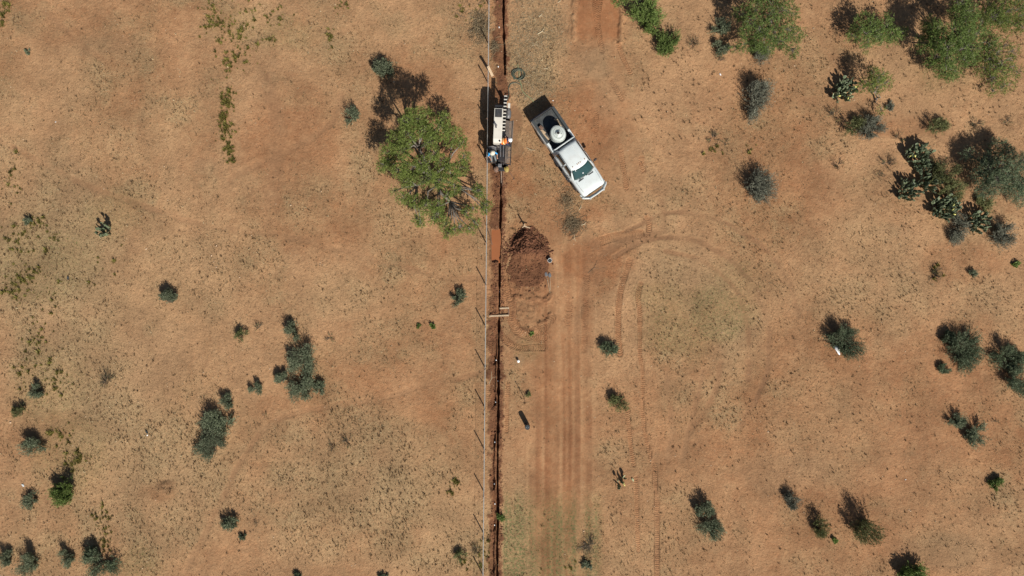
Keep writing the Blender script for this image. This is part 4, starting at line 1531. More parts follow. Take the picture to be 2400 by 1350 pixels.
def rscreen(u, v):
    z = 1.30 + v * .42
    xf, xr, hw = gh(z)
    t = (u * 2 - 1) * .8
    return (xr + .06 * abs(t) ** 4 - .012, t * hw, z)


patch("rear_window", rscreen, 9, 4, M['darkglass'], truck)
for s in (1, -1):
    for nm, xa0, xa1, xb0, xb1 in (("front_window", 3.98, 4.98, 4.02, 4.60), ("back_window", 2.98, 3.88, 3.06, 3.90)):
        def sw(u, v, s=s, xa0=xa0, xa1=xa1, xb0=xb0, xb1=xb1):
            z = 1.255 + v * .50
            xf, xr, hw = gh(z)
            x0, x1 = xa0 + (xb0 - xa0) * v, xa1 + (xb1 - xa1) * v
            return (x0 + (x1 - x0) * u, s * (hw + .010), z)
        patch("side_window", sw, 4, 4, M['darkglass'], truck)
    # doors, slightly proud, with handles
    for x0, x1 in ((2.98, 3.90), (3.94, 5.02)):
        mb = MB()
        yy = (.992, 1.008) if s == 1 else (-1.008, -.992)
        mb.box(x0, x1, yy[0], yy[1], .60, 1.02, .005)
        d = mb.build("door", M['white'], truck)
        mb = MB()
        ya, yb = (1.008, 1.03) if s == 1 else (-1.03, -1.008)
        mb.box(x0 + .06, x0 + .24, ya, yb, .93, .965)
        mb.build("handle", M['black'], d)
    # towing mirrors
    mb = MB()
    mb.bar((4.86, s * .96, 1.24), (4.80, s * 1.14, 1.30), .05)
    mb.box(4.72, 4.86, s * 1.20 - .10, s * 1.20 + .10, 1.18, 1.46, .03)
    mb.build("mirror", M['black'], truck)
    # black sill strip, added for what is only the mirrors' shadow
    mb = MB()
    mb.box(2.95, 5.0, s * 1.04 - .09, s * 1.04 + .09, .42, .48, .02)
    mb.build("shade_sill_strip", M['black'], truck)
    # drip rail
    mb = MB()
    mb.tube([(3.0, s * .735, 1.822), (3.8, s * .738, 1.822), (4.45, s * .735, 1.822), (4.72, s * .75, 1.77)], .017, 6)
    mb.build("drip_rail", M['black'], truck)
    # headlights and tail lights
    mb = MB()
    mb.box(6.36, 6.50, s * .73 - .14, s * .73 + .14, .80, 1.0, .03)
    mb.build("headlight", M['lens'], truck)
    mb = MB()
    mb.box(-.035, .02, s * .88 - .06, s * .88 + .06, .78, 1.06, .01)
    mb.build("tail_light", M['amber'], truck)
    # bed side with flared arch
    mb = MB()
    prof = [(-.0, .0), (.55, .0), (.8, .025), (1.35, .05), (1.9, .025), (2.15, 0), (2.67, 0)]
    rings = []
    for x, b_ in prof:
        o_ = .965 + b_
        rings.append([(x, s * .80, .52), (x, s * o_, .56), (x, s * o_, 1.02), (x, s * (.955), 1.155), (x, s * .80, 1.16)])
    mb.loft(rings)
    mb.build("bed_side", M['white'], truck)
    mb = MB()
    mb.box(.02, 1.95, s * .875 - .095, s * .875 + .095, 1.163, 1.185, .006)
    mb.build("rail_cap", M['railcap'], truck)
    mb = MB()
    mb.box(.05, 2.55, s * .795 - .006, s * .795 + .006, .80, 1.15)
    mb.build("bed_liner", M['liner'], truck)
mb = MB()
mb.box(.0, 2.62, -.79, .79, .70, .785)
for k in range(11):
    mb.box(.05, 2.55, -.72 + k * .14, -.66 + k * .14, .785, .80)
mb.build("bed_floor", M['liner'], truck)
mb = MB()
mb.box(2.60, 2.68, -.795, .795, .62, 1.165, .01)
mb.build("bed_front", M['white'], truck)
mb = MB()
mb.box(-.06, .0, -.80, .80, .60, 1.155, .015)
mb.build("tailgate", M['black'], truck)
mb = MB()
mb.box(-.20, -.065, -.92, .92, .50, .64, .03)
mb.build("rear_bumper", M['grey'], truck)
# chassis and underside
mb = MB()
mb.box(.1, 6.3, -.52, .52, .38, .56)
mb.build("chassis", M['black'], truck)
# cab guard behind the cab
mb = MB()
for s in (1, -1):
    mb.tube([(2.56, s * .86, 1.18), (2.60, s * .84, 1.42), (2.66, s * .78, 1.60)], .035, 8)
mb.tube([(2.66, -.80, 1.60), (2.67, 0, 1.62), (2.66, .80, 1.60)], .045, 8)
mb.tube([(2.60, -.82, 1.36), (2.60, .82, 1.36)], .028, 8)
mb.build("cab_guard", M['white'], truck, smooth=True)
# hood seams, wipers, cowl
mb = MB()
mb.box(5.37, 5.45, -.62, .62, 1.235, 1.25, .004)
mb.build("cowl", M['black'], truck)
for y0, y1 in ((-.55, .05), (.05, .62)):
    mb = MB()
    mb.bar((5.37, y0, 1.275), (5.30, y1, 1.315), .02, .012)
    mb.build("wiper", M['black'], truck)
for y0 in (-.50, -.13, 0, .13, .50):
    mb = MB()
    mb.box(4.36, 4.44, y0 - .026, y0 + .026, 1.885, 1.93, .008)
    mb.build("roof_light", M['amber'], truck)
mb = MB()
mb.box(5.06, 5.14, -.11, -.03, 1.475, 1.487)
o = mb.build("sticker", M['plastic'], ws)
o.rotation_euler = (0, 0, 0)
for s in (1, -1):
    mb = MB()
    mb.tube([(5.36, s * .80, 1.222), (5.9, s * .79, 1.203), (6.28, s * .74, 1.155)], .008, 5)
    mb.build("hood_seam", M['black'], truck)
    mb = MB()
    mb.box(3.915, 3.930, s * .96 - .04, s * .96 + .04, .60, 1.19)
    mb.build("door_gap", M['black'], truck)
    mb = MB()
    mb.bar((3.05, s * .30, 1.907), (4.30, s * .30, 1.907), .03, .012)
    mb.build("roof_rib", M['white'], truck)
mb = MB()
mb.box(6.50, 6.57, -.52, .52, .72, 1.0, .02)
mb.build("grille", M['black'], truck)
# brush guard / bumper
mb = MB()
outer = [(6.22, -1.03), (6.55, -1.0), (6.86, -.55), (6.88, .0), (6.86, .55), (6.55, 1.0), (6.22, 1.03)]
inner = [(6.22, .95), (6.48, .91), (6.68, .50), (6.70, 0), (6.68, -.50), (6.48, -.91), (6.22, -.95)]
mb.prism(outer + inner, .52, .80)
bumper = mb.build("front_bumper", M['white'], truck, bevel=.015)
mb = MB()
for z in (.90, 1.08):
    mb.tube([(6.50, -1.0, z - .03), (6.62, -.92, z), (6.84, -.56, z), (6.86, 0, z), (6.84, .56, z), (6.62, .92, z), (6.50, 1.0, z - .03)], .036, 8)
for y0 in (-.58, .58):
    mb.box(6.80, 6.92, y0 - .03, y0 + .03, .60, 1.16, .01)
mb.build("brush_guard", M['white'], truck, smooth=False)
# wheels
whl = None
for x in (1.35, 5.45):
    for s in (1, -1):
        if whl is None:
            mb = MB()
            mb.lathe([(.24, -.13), (.37, -.14), (.405, -.10), (.41, 0), (.405, .10), (.37, .14), (.24, .13)], 28, 'y')
            w = mb.build("wheel", M['rubber'], truck, smooth=True)
            mb = MB()
            mb.lathe([(.05, -.142), (.20, -.125), (.24, -.10), (.24, .10), (.20, .125), (.05, .142)], 20, 'y')
            rm = mb.build("rim", M['grey'], w)
            whl = (w.data, rm.data)
        else:
            w = link("wheel", whl[0], truck)
            link("rim", whl[1], w)
        w.location = (x, s * .89, .41)


def on_truck(x, y, z):
    return truck.matrix_basis @ Vector((x, y, z))


bpy.context.view_layer.update()
# water tank standing in the bed
tank = empty("water_tank", on_truck(1.86, .02, .80), ang)
tag(tank, "pale round plastic water tank strapped in the pickup bed", "tank")
mb = MB()
mb.lathe([(.50, 0), (.53, .03), (.53, .22), (.515, .24), (.53, .26), (.53, .50), (.515, .52), (.53, .54), (.535, .86), (.52, .93), (.45, .975), (.30, .995), (.17, 1.0), (.17, 1.04), (.02, 1.045)], 36, sx=1.13, sy=1.0)
mb.build("shell", M['tank'], tank, smooth=True)
mb = MB()
mb.lathe([(.09, 1.045), (.095, 1.05), (.095, 1.085), (.075, 1.095), (.02, 1.095)], 20)
mb.build("lid", M['black'], tank)
for rr_, zz_ in ((.505, .945), (.33, .993)):
    mb = MB()
    mb.tube([(math.cos(a_) * rr_ * 1.13, math.sin(a_) * rr_ * 1.0, zz_) for a_ in np.linspace(0, 2 * math.pi, 40)], .010, 5)
    mb.build("ring", M['grey'], tank)
for s in (1, -1):
    mb = MB()
    mb.tube([(s * .10 - .05, -.60, .55), (s * .13 - .05, -.50, .84), (s * .12, -.2, 1.005), (s * .16, .18, 1.015), (s * .10 - .1, .47, .87), (s * .10 - .1, .62, .5)], .012, 5)
    mb.build("strap", M['grey'], tank)
# loose things in the bed
for x0, y0, ln, wd, rz, lab, mat in ((1.35, -.66, .75, .11, .10, "brown board lying along the bed's left wall beside the tank", 'wood'), (1.0, -.62, .42, .13, .35, "short brown board near the tail end of the bed", 'wood'), (1.15, .66, .62, .09, -.06, "narrow board along the bed's right wall beside the tank", 'wood'), (.85, .60, .30, .10, .5, "small wood offcut in the bed's right rear", 'wood')):
    mb = MB()
    mb.box(-ln / 2, ln / 2, -wd / 2, wd / 2, 0, .05, .006)
    o = mb.build("board", M[mat])
    o.location = on_truck(x0, y0, .803 if ln != .42 else .804)
    o.rotation_euler = (0, 0, ang + rz)
    tag(o, lab, "board")
mb = MB()
mb.box(-.15, .15, -.11, .11, 0, .20, .02)
mb.box(-.04, .04, -.02, .02, .20, .24)
o = mb.build("tool_box", M['rust'])
o.location = on_truck(.72, -.60, .804)
o.rotation_euler = (0, 0, ang + .2)
tag(o, "small brown tool box in the left rear of the pickup bed", "box")

# ------------------------------------------------------------------ people helpers
def figure(name, joints, bones, zones, parent_label, loc, rz):
    """one continuous skinned body; faces take the material of the nearest bone's zone"""
    names = list(joints)
    me = bpy.data.meshes.new(name)
    me.from_pydata([joints[k][0] for k in names], [(names.index(a), names.index(b)) for a, b in bones], [])
    o = bpy.data.objects.new(name, me)
    COL.objects.link(o)
    sk = o.modifiers.new("skin", 'SKIN')
    sk.use_smooth_shade = True
    for i, k in enumerate(names):
        rad = joints[k][1]
        me.skin_vertices[0].data[i].radius = rad if isinstance(rad, tuple) else (rad, rad)
        me.skin_vertices[0].data[i].use_root = (k == 'pelvis')
    sb = o.modifiers.new("sub", 'SUBSURF')
    sb.levels = 2
    sb.render_levels = 2
    bpy.context.view_layer.update()
    dg = bpy.context.evaluated_depsgraph_get()
    ev = bpy.data.meshes.new_from_object(o.evaluated_get(dg))
    bpy.data.objects.remove(o)
    mats = sorted(set(zones.values()))
    for m_ in mats:
        ev.materials.append(M[m_])
    segs = [(np.array(joints[a][0]), np.array(joints[b][0]), mats.index(zones[(a, b)])) for a, b in bones]
    for p in ev.polygons:
        c = np.array(p.center)
        best, bm_ = 9, 0
        for a, b, mi in segs:
            d = b - a
            t = np.clip(np.dot(c - a, d) / max(np.dot(d, d), 1e-9), 0, 1)
            dist = np.linalg.norm(c - a - d * t)
            if dist < best:
                best, bm_ = dist, mi
        p.material_index = bm_
        p.use_smooth = True
    ob = link("person", ev)
    ob.location = loc
    ob.rotation_euler = (0, 0, rz)
    tag(ob, parent_label, "person")
    return ob


def hand_bones(J, Bn, Z, side, wrist, d, palm_dir):
    """palm and five fingers growing from the wrist joint"""
    w_ = Vector(J[wrist][0])
    d = Vector(d).normalized()
    s = Vector(palm_dir).normalized()
    pk = side + '_palm'
    J[pk] = (tuple(w_ + d * .07), (.038, .022))
    Bn.append((wrist, pk))
    Z[(wrist, pk)] = 'skin'
    up = d.cross(s)
    for i, (off, ln) in enumerate(((-.032, .070), (-.011, .080), (.011, .076), (.032, .058))):
        a, b = f'{side}_f{i}a', f'{side}_f{i}b'
        J[a] = (tuple(w_ + d * (.085 + ln * .45) + s * off), .010)
        J[b] = (tuple(w_ + d * (.085 + ln * .80) + s * off * 1.1 - up * .03), .008)
        Bn += [(pk, a), (a, b)]
        Z[(pk, a)] = Z[(a, b)] = 'skin'
    t = f'{side}_thumb'
    J[t] = (tuple(w_ + d * .075 + s * -.065 - up * .01), .010)
    Bn.append((pk, t))
    Z[(pk, t)] = 'skin'


# ------------------------------------------------------------------ directional drill
DRA = R(-92.6)
dz = W(1172, 316)
rig = empty("drilling_rig", (dz.x, dz.y, gz(dz.x + .5, dz.y)), DRA)
tag(rig, "black and cream horizontal drilling rig on rubber tracks beside the fence", "drill rig")
bpy.context.view_layer.update()
RI = rig.matrix_basis.inverted()


def Lr(cx, cy, z):
    """rig-local point from a close-up crop of the photograph at a known height"""
    return RI @ W(1130 + cx / 6.75, 210 + cy / 6.75, z)


def qbox(c0, c1, z0, z1, bev=.02):
    """box between two crop corners (top face), axis-aligned in the rig's frame"""
    a, b = Lr(*c0, z1), Lr(*c1, z1)
    mb = MB()
    gz0 = rig.location.z
    mb.box(min(a.x, b.x), max(a.x, b.x), min(a.y, b.y), max(a.y, b.y), z0, z1, bev)
    return mb


# engine hood with sloped nose and grille window
a, b = Lr(190, 290, 2.0), Lr(312, 835, 2.0)
hx0, hx1, hy0, hy1 = min(a.x, b.x), max(a.x, b.x), min(a.y, b.y), max(a.y, b.y)
mb = MB()
mb.loft([[(x, hy0 + i_, .95 if zl else zt), (x, hy1 - i_, .95 if zl else zt)][0:2] + [] for x, zt, zl, i_ in ()] or [[(hx0, hy0, .95), (hx0, hy1, .95), (hx0, hy1 - .02, 1.98), (hx0, hy0 + .02, 1.98)], [(hx0 + .7, hy0, .95), (hx0 + .7, hy1, .95), (hx0 + .7, hy1 - .02, 2.0), (hx0 + .7, hy0 + .02, 2.0)], [(hx1 - .25, hy0, .95), (hx1 - .25, hy1, .95), (hx1 - .25, hy1 - .02, 1.92), (hx1 - .25, hy0 + .02, 1.92)], [(hx1, hy0, .95), (hx1, hy1, .95), (hx1, hy1 - .03, 1.80), (hx1, hy0 + .03, 1.80)]])
hood = mb.build("engine_hood", M['cream'], rig, bevel=.03)
mb = qbox((208, 306), (312, 438), 1.97, 2.012, .008)
gr = mb.build("grille", M['black'], hood)
a, b = Lr(214, 312, 2.0), Lr(306, 432, 2.0)
for k in range(5):
    y_ = min(a.y, b.y) + (k + .5) / 5 * abs(a.y - b.y)
    mb = MB()
    mb.box(min(a.x, b.x), max(a.x, b.x), y_ - .010, y_ + .010, 2.012, 2.026)
    mb.build("grille_bar", M['grey'], hood)
mb = MB()
c = Lr(222, 565, 2.1)
mb.lathe([(.075, 1.9), (.075, 2.06), (.05, 2.08), (.05, 2.26), (.062, 2.26), (.062, 2.30), (.02, 2.30)], 14, c=(c.x, c.y, 0))
mb.box(c.x - .05, c.x + .16, c.y - .05, c.y + .05, 1.93, 2.03, .01)
mb.build("exhaust", M['grey'], rig)
mb = MB()
c = Lr(278, 812, 1.9)
mb.lathe([(.06, 1.8), (.06, 1.93), (.02, 1.94)], 12, c=(c.x, c.y, 0))
mb.build("fuel_cap", M['black'], rig)
# radiator end and frame
qbox((200, 236), (326, 288), .9, 1.85, .03).build("radiator_frame", M['black'], rig)
mb = MB()
mb.box(hx0 - .15, hx1 + .1, hy0 + .05, hy1 + .42, .55, .80, .03)
mb.box(hx1 + .1, hx1 + 1.75, hy0 + .42, hy1 + .36, .42, .60, .03)
mb.box(hx0 - .4, hx1 + .3, hy0, hy1, .80, .95, .02)
mb.build("main_frame", M['black'], rig)
# crawler tracks with grouser pads
for yy in (hy0 - .02, hy1 + .16):
    mb = MB()
    xs0, xs1 = hx0 + .1, hx1 + .55
    n = 14
    ring = [(xs1 + .3 * math.sin(math.pi * k / n), .30 - .3 * math.cos(math.pi * k / n)) for k in range(n + 1)] + [(xs0 - .3 * math.sin(math.pi * k / n), .30 + .3 * math.cos(math.pi * k / n)) for k in range(n + 1)]
    mb.loft([[(x, yy, z) for x, z in ring], [(x, yy + .30, z) for x, z in ring]])
    tr = mb.build("crawler_track", M['rubber'], rig)
    pad_me = None
    for k in range(22):
        x_ = xs0 + (xs1 - xs0) * k / 21
        if pad_me is None:
            mb = MB()
            mb.box(-.025, .025, -.155, .155, 0, .03)
            po = mb.build("grouser", M['rubber'], tr)
            pad_me = po.data
        else:
            po = link("grouser", pad_me, tr)
        po.location = (x_, yy + .15, .598)
# pipe-loader rail: dark twin rail with white rungs
ra, rb = Lr(374, 92, 1.75), Lr(338, 660, 1.75)
for s in (-.085, .085):
    mb = MB()
    mb.bar((ra.x - .05, ra.y + s * 1.1, 1.72), (rb.x, rb.y + s * .9, 1.60), .05, .10)
    mb.build("loader_rail", M['black'], rig)
mb = MB()
mb.bar((ra.x - .02, ra.y, 1.64), (rb.x, rb.y, 1.52), .13, .03)
mb.build("loader_tray", M['black'], rig)
for k in range(11):
    p = ra.lerp(rb, (k + .25) / 10.6)
    mb = MB()
    mb.box(p.x - .035, p.x + .035, p.y - .105, p.y + .105, 1.765 - .0115 * k, 1.80 - .0115 * k, .006)
    mb.build("rung", M['cream'], rig)
for p in (ra.lerp(rb, .12), ra.lerp(rb, .85)):
    mb = MB()
    mb.bar((p.x, p.y, .78), (p.x, p.y, 1.60), .08)
    mb.build("loader_post", M['black'], rig)
# grey guard panel at rail foot
qbox((300, 665), (356, 740), 1.30, 1.42, .02).build("guard_panel", M['grey'], rig)
# white control box and grey curved pump cover on the outer side
qbox((404, 212), (442, 280), .85, 1.35, .02).build("control_box", M['cream'], rig)
mb = MB()
a, b = Lr(418, 285, 1.15), Lr(418, 450, 1.15)
mb.loft([[(x, a.y + math.cos(t) * w_, .75 + math.sin(t) * .42) for t in np.linspace(0, math.pi, 9)] for x, w_ in ((a.x, .14), ((a.x * 2 + b.x) / 3, .21), ((a.x + 2 * b.x) / 3, .21), (b.x, .15))])
mb.build("pump_cover", M['grey'], rig, smooth=True)
# drilling frame (thrust beam): long inclined bed on the outer side
fa, fb = Lr(425, 480, 1.25), Lr(390, 1190, .75)
mb = MB()
for s in (-.24, .24):
    mb.bar((fa.x, fa.y + s, 1.05), (fb.x, fb.y + s, .58), .07, .16)
for t in np.linspace(.02, .98, 7):
    p = fa.lerp(fb, t)
    zc = 1.03 + (.56 - 1.03) * t
    mb.bar((p.x, p.y - .24, zc), (p.x, p.y + .24, zc), .06, .06)
mb.build("thrust_frame", M['black'], rig)
# rods lying in the rack, each its own
for k in range(6):
    yoff = -.20 + k * .078
    mb = MB()
    n0 = .0 if k < 4 else .0
    p0, p1 = fa.lerp(fb, .01 + .004 * k), fa.lerp(fb, .47)
    mb.tube([(p0.x, p0.y + yoff, 1.20), (p1.x, p1.y + yoff, .985)], .030, 8)
    mb.tube([(p0.x, p0.y + yoff, 1.20), (p0.x + .14, p0.y + yoff, 1.193)], .038, 8)
    mb.build("drill_rod", M['pipe'], rig)
for k in range(4):
    yoff = -.12 + k * .085
    p0, p1 = fa.lerp(fb, .56), fa.lerp(fb, .96)
    mb = MB()
    mb.tube([(p0.x, p0.y + yoff, .925), (p1.x, p1.y + yoff, .745)], .028, 8)
    mb.build("drill_rod", M['pipe'], rig)
# feed chain on the outer edge
for k in range(26):
    p = fa.lerp(fb, .02 + k * .0175)
    mb = MB()
    zc = 1.17 - .47 * (.02 + k * .0175)
    mb.box(p.x - .035, p.x + .035, p.y + .275, p.y + .33, zc - .02, zc + .03)
    mb.build("chain_link", M['pipe'], rig)
# carriage
p = fa.lerp(fb, .52)
mb = MB()
mb.box(p.x - .22, p.x + .22, p.y - .30, p.y + .22, .70, 1.02, .04)
mb.build("carriage", M['black'], rig)
# inner hoses and beams beside the operator
for k, (xa, xb) in enumerate(((288, 292), (335, 335))):
    a, b = Lr(xa, 880, .95), Lr(xb, 1065, .85)
    mb = MB()
    mb.bar((a.x, a.y, .95), (b.x, b.y, .86), .045, .06)
    mb.build("guide_bar", M['grey'], rig)
qbox((262, 870), (352, 1140), .62, .84, .03).build("deck", M['black'], rig)
# control console
a = Lr(248, 895, 1.15)
mb = MB()
mb.box(a.x - .14, a.x + .14, a.y - .20, a.y + .14, .80, 1.12, .04)
cs = mb.build("console", M['black'], rig)
for k in range(4):
    mb = MB()
    mb.tube([(a.x - .07 + .05 * k, a.y - .1 + .06 * k, 1.10), (a.x - .06 + .05 * k, a.y - .1 + .06 * k, 1.22)], .012, 6)
    mb.lathe([(.01, 1.21), (.022, 1.22), (.022, 1.25), (.01, 1.26)], 8, c=(a.x - .06 + .05 * k, a.y - .1 + .06 * k, 0))
    mb.build("lever", M['steel'], cs)
# operator's platform and seat
sa = Lr(160, 1010, .95)
mb = MB()
mb.box(sa.x - .45, sa.x + .62, sa.y - .32, sa.y + .42, .50, .58, .02)
mb.build("platform", M['black'], rig)
mb = MB()
mb.box(sa.x - .20, sa.x + .26, sa.y - .24, sa.y + .24, .58, .98, .06)
seat = mb.build("seat", M['black'], rig)
mb = MB()
mb.loft([[(sa.x - .22 - .10 * t + .06 * abs(u), sa.y + u * .25, .95 + t * .55 - .05 * abs(u) ** 3) for u in np.linspace(-1, 1, 7)] + [(sa.x - .32 - .10 * t + .06 * abs(u), sa.y + u * .27, .95 + t * .55 - .05 * abs(u) ** 3) for u in np.linspace(1, -1, 7)] for t in (0, .5, 1)])
mb.build("seat_back", M['grey'], rig)
# guard rail hooped round the seat
mb = MB()
mb.tube([(sa.x - .35, sa.y - .33, .58), (sa.x - .35, sa.y - .36, 1.15), (sa.x, sa.y - .40, 1.18), (sa.x + .40, sa.y - .36, 1.10), (sa.x + .52, sa.y - .30, .58)], .022, 8)
mb.build("guard_rail", M['grey'], rig)
# front: stake-down plate, augers and vise rollers
fp = Lr(330, 1195, .7)
mb = MB()
mb.box(fp.x - .10, fp.x + .16, fp.y - .55, fp.y + .36, .30, .60, .03)
mb.build("stakedown_plate", M['black'], rig)
for cx, mat in ((222, 'rust'), (385, 'yellow')):
    c = Lr(cx, 1258, .6)
    mb = MB()
    mb.lathe([(.03, .0), (.03, .12), (.16, .14), (.17, .20), (.10, .24), (.09, .62), (.17, .66), (.17, .74), (.06, .78), (.06, .90), (.02, .90)], 16, c=(c.x, c.y, 0))
    mb.build("anchor_auger", M[mat], rig)
c = Lr(275, 1200, .8)
mb = MB()
mb.box(c.x - .12, c.x + .12, c.y - .12, c.y + .16, .60, .88, .04)
mb.build("rod_vise", M['grey'], rig)
# drill string going down into the trench
mb = MB()
s0, s1 = Lr(303, 1180, .55), RI @ W(1175, 446, -.35)
mb.tube([(s0.x, s0.y, .62), (s0.lerp(s1, .55).x, s0.lerp(s1, .55).y, .12), (s1.x, s1.y, -.40)], .030, 8)
mb.build("drill_string", M['pipe'], rig)
mb = MB()
s0 = Lr(330, 1200, .5)
mb.tube([(s0.x, s0.y, .40), (s0.x + .8, s0.y + .04, .06), (s0.x + 1.5, s0.y + .02, .03)], .022, 7)
mb.build("mud_hose", M['rust'], rig)

# steel bar lying in front of the drill
mb = MB()
a, b = G(1191, 398, .03), G(1204, 419, .03)
mb.tube([(0, 0, .02), tuple(b - a)], .022, 7)
mb.tube([tuple(b - a - Vector((.03, .05, 0))), tuple(b - a + Vector((.05, -.02, 0)))], .03, 7)
o = mb.build("steel_bar", M['rust'])
o.location = a
tag(o, "short dark steel bar on the ground in front of the drill's yellow anchor", "bar")

# operator: seated, facing the drill's front
sw = rig.matrix_basis @ Vector((sa.x, sa.y, 0))
J = {'pelvis': ((0, 0, 1.06), (.17, .12)), 'waist': ((.01, 0, 1.22), (.16, .115)), 'chest': ((.05, 0, 1.44), (.19, .125)), 'neck': ((.09, 0, 1.60), .06), 'head': ((.12, .01, 1.72), (.085, .10)), 'crown': ((.12, .01, 1.82), (.08, .09)), 'nose': ((.215, .01, 1.71), .02),
     'l_sh': ((.06, .20, 1.50), .07), 'l_el': ((.16, .33, 1.26), .05), 'l_wr': ((.36, .28, 1.20), .034),
     'r_sh': ((.06, -.20, 1.50), .07), 'r_el': ((.18, -.31, 1.26), .05), 'r_wr': ((.38, -.18, 1.19), .034),
     'l_hip': ((.06, .10, 1.05), .10), 'l_kn': ((.44, .14, 1.06), .072), 'l_an': ((.50, .15, .66), .05), 'l_toe': ((.64, .16, .62), .042),
     'r_hip': ((.06, -.10, 1.05), .10), 'r_kn': ((.44, -.14, 1.06), .072), 'r_an': ((.50, -.15, .66), .05), 'r_toe': ((.64, -.16, .62), .042)}
Bn = [('pelvis', 'waist'), ('waist', 'chest'), ('chest', 'neck'), ('neck', 'head'), ('head', 'crown'), ('head', 'nose'), ('chest', 'l_sh'), ('l_sh', 'l_el'), ('l_el', 'l_wr'), ('chest', 'r_sh'), ('r_sh', 'r_el'), ('r_el', 'r_wr'),
      ('pelvis', 'l_hip'), ('l_hip', 'l_kn'), ('l_kn', 'l_an'), ('l_an', 'l_toe'), ('pelvis', 'r_hip'), ('r_hip', 'r_kn'), ('r_kn', 'r_an'), ('r_an', 'r_toe')]


def zone(b, top, low):
    s = b[0] + b[1]
    if 'toe' in s:
        return 'boot'
    if any(k in s for k in ('hip', 'kn', 'an')) or b == ('pelvis', 'waist'):
        return low
    if any(k in s for k in ('neck', 'head', 'crown', 'nose')) and 'chest' not in s:
        return 'skin'
    return top


Z = {b: zone(b, 'blue', 'trouser') for b in Bn}
Z[('l_el', 'l_wr')] = Z[('r_el', 'r_wr')] = 'skin'
hand_bones(J, Bn, Z, 'l', 'l_wr', (1, .05, -.1), (0, 1, 0))
hand_bones(J, Bn, Z, 'r', 'r_wr', (1, .1, -.1), (0, 1, 0))
opz = rig.location.z - .06
op = figure("operator", J, Bn, Z, "seated drill operator in a bright blue shirt and pale hat, hands on levers", (sw.x, sw.y, opz), DRA + .25)
mb = MB()
mb.lathe([(.19, 1.79), (.195, 1.80), (.11, 1.81), (.105, 1.88), (.085, 1.92), (.02, 1.925)], 20, c=(.11, .01, 0))
mb.build("hat", M['hat'], op, smooth=True)
# vest worker: bending forward over the rod rack
wp = rig.matrix_basis @ RI @ W(1181, 337, .9)
wdir = R(4)
J = {'pelvis': ((-.24, 0, .92), (.15, .12)), 'waist': ((-.10, 0, 1.10), (.15, .12)), 'chest': ((.14, 0, 1.28), (.19, .13)), 'neck': ((.34, 0, 1.38), .06), 'head': ((.45, 0, 1.42), (.085, .10)), 'crown': ((.54, 0, 1.47), (.08, .09)), 'nose': ((.48, 0, 1.31), .02),
     'l_sh': ((.20, .21, 1.30), .07), 'l_el': ((.30, .27, 1.06), .05), 'l_wr': ((.34, .16, .86), .034),
     'r_sh': ((.20, -.21, 1.30), .07), 'r_el': ((.32, -.27, 1.08), .05), 'r_wr': ((.40, -.14, .90), .034),
     'l_hip': ((-.24, .10, .88), .10), 'l_kn': ((-.16, .13, .50), .07), 'l_an': ((-.26, .14, .08), .05), 'l_toe': ((-.10, .16, .045), .042),
     'r_hip': ((-.24, -.10, .88), .10), 'r_kn': ((-.18, -.12, .50), .07), 'r_an': ((-.28, -.13, .08), .05), 'r_toe': ((-.12, -.15, .045), .042)}
Bn = Bn[:20]
Z = {b: zone(b, 'navy', 'navy') for b in Bn}
hand_bones(J, Bn, Z, 'l', 'l_wr', (.3, -.2, -1), (1, 0, 0))
hand_bones(J, Bn, Z, 'r', 'r_wr', (.3, .2, -1), (1, 0, 0))
wk = figure("worker", J, Bn, Z, "worker in an orange vest and white hard hat bending over the drill rods", (wp.x, wp.y, rig.location.z + .56), wdir)
mb = MB()
rings = []
for t in np.linspace(0, 1, 6):
    c = np.array((-.17, 0, 1.03)) * (1 - t) + np.array((.24, 0, 1.335)) * t
    ax = np.array((.41, 0, .305))
    ax /= np.linalg.norm(ax)
    up = np.array((-ax[2], 0, ax[0]))
    hw_, hd = .195 + .035 * math.sin(math.pi * t * .8), .150 + .015 * t
    rings.append([tuple(c + np.array((0, 1, 0)) * math.cos(a_) * hw_ + up * math.sin(a_) * hd) for a_ in np.linspace(0, 2 * math.pi, 18, endpoint=False)])
mb.loft(rings)
vest = mb.build("vest", M['orange'], wk, smooth=True)
for t0, t1 in ((.42, .58),):
    mb = MB()
    rr_ = []
    for t in (t0, t1):
        c = np.array((-.17, 0, 1.03)) * (1 - t) + np.array((.24, 0, 1.335)) * t
        rr_.append([tuple(c + np.array((0, 1, 0)) * math.cos(a_) * .237 + up * math.sin(a_) * .163) for a_ in np.linspace(0, 2 * math.pi, 18, endpoint=False)])
    mb.loft(rr_)
    mb.build("reflective_band", M['stripe'], vest, smooth=True)
mb = MB()
for s in (-.10, .10):
    mb.bar((-.20, s, 1.165), (.17, s * .95, 1.452), .05, .012)
mb.build("reflective_strap", M['stripe'], vest)
mb = MB()
mb.lathe([(.165, -.02), (.165, -.005), (.125, 0), (.12, .05), (.095, .10), (.045, .125), (.01, .128)], 20)
hh = mb.build("hard_hat", M['plastic'], wk, smooth=True)
hh.matrix_local = Matrix.Translation((.47, 0, 1.475)) @ Matrix.Rotation(R(38), 4, 'Y')

# ------------------------------------------------------------------ hoses
def hose(name, label, pxs, r, mat, zoff=.03):
    pts = [G(x, y, r) for x, y in pxs]
    o0 = pts[0].copy()
    mb = MB()
    mb.tube([p - o0 for p in pts], r, 7)
    o = mb.build(name, M[mat], None, smooth=True)
    o.location = o0
    tag(o, label, "hose")


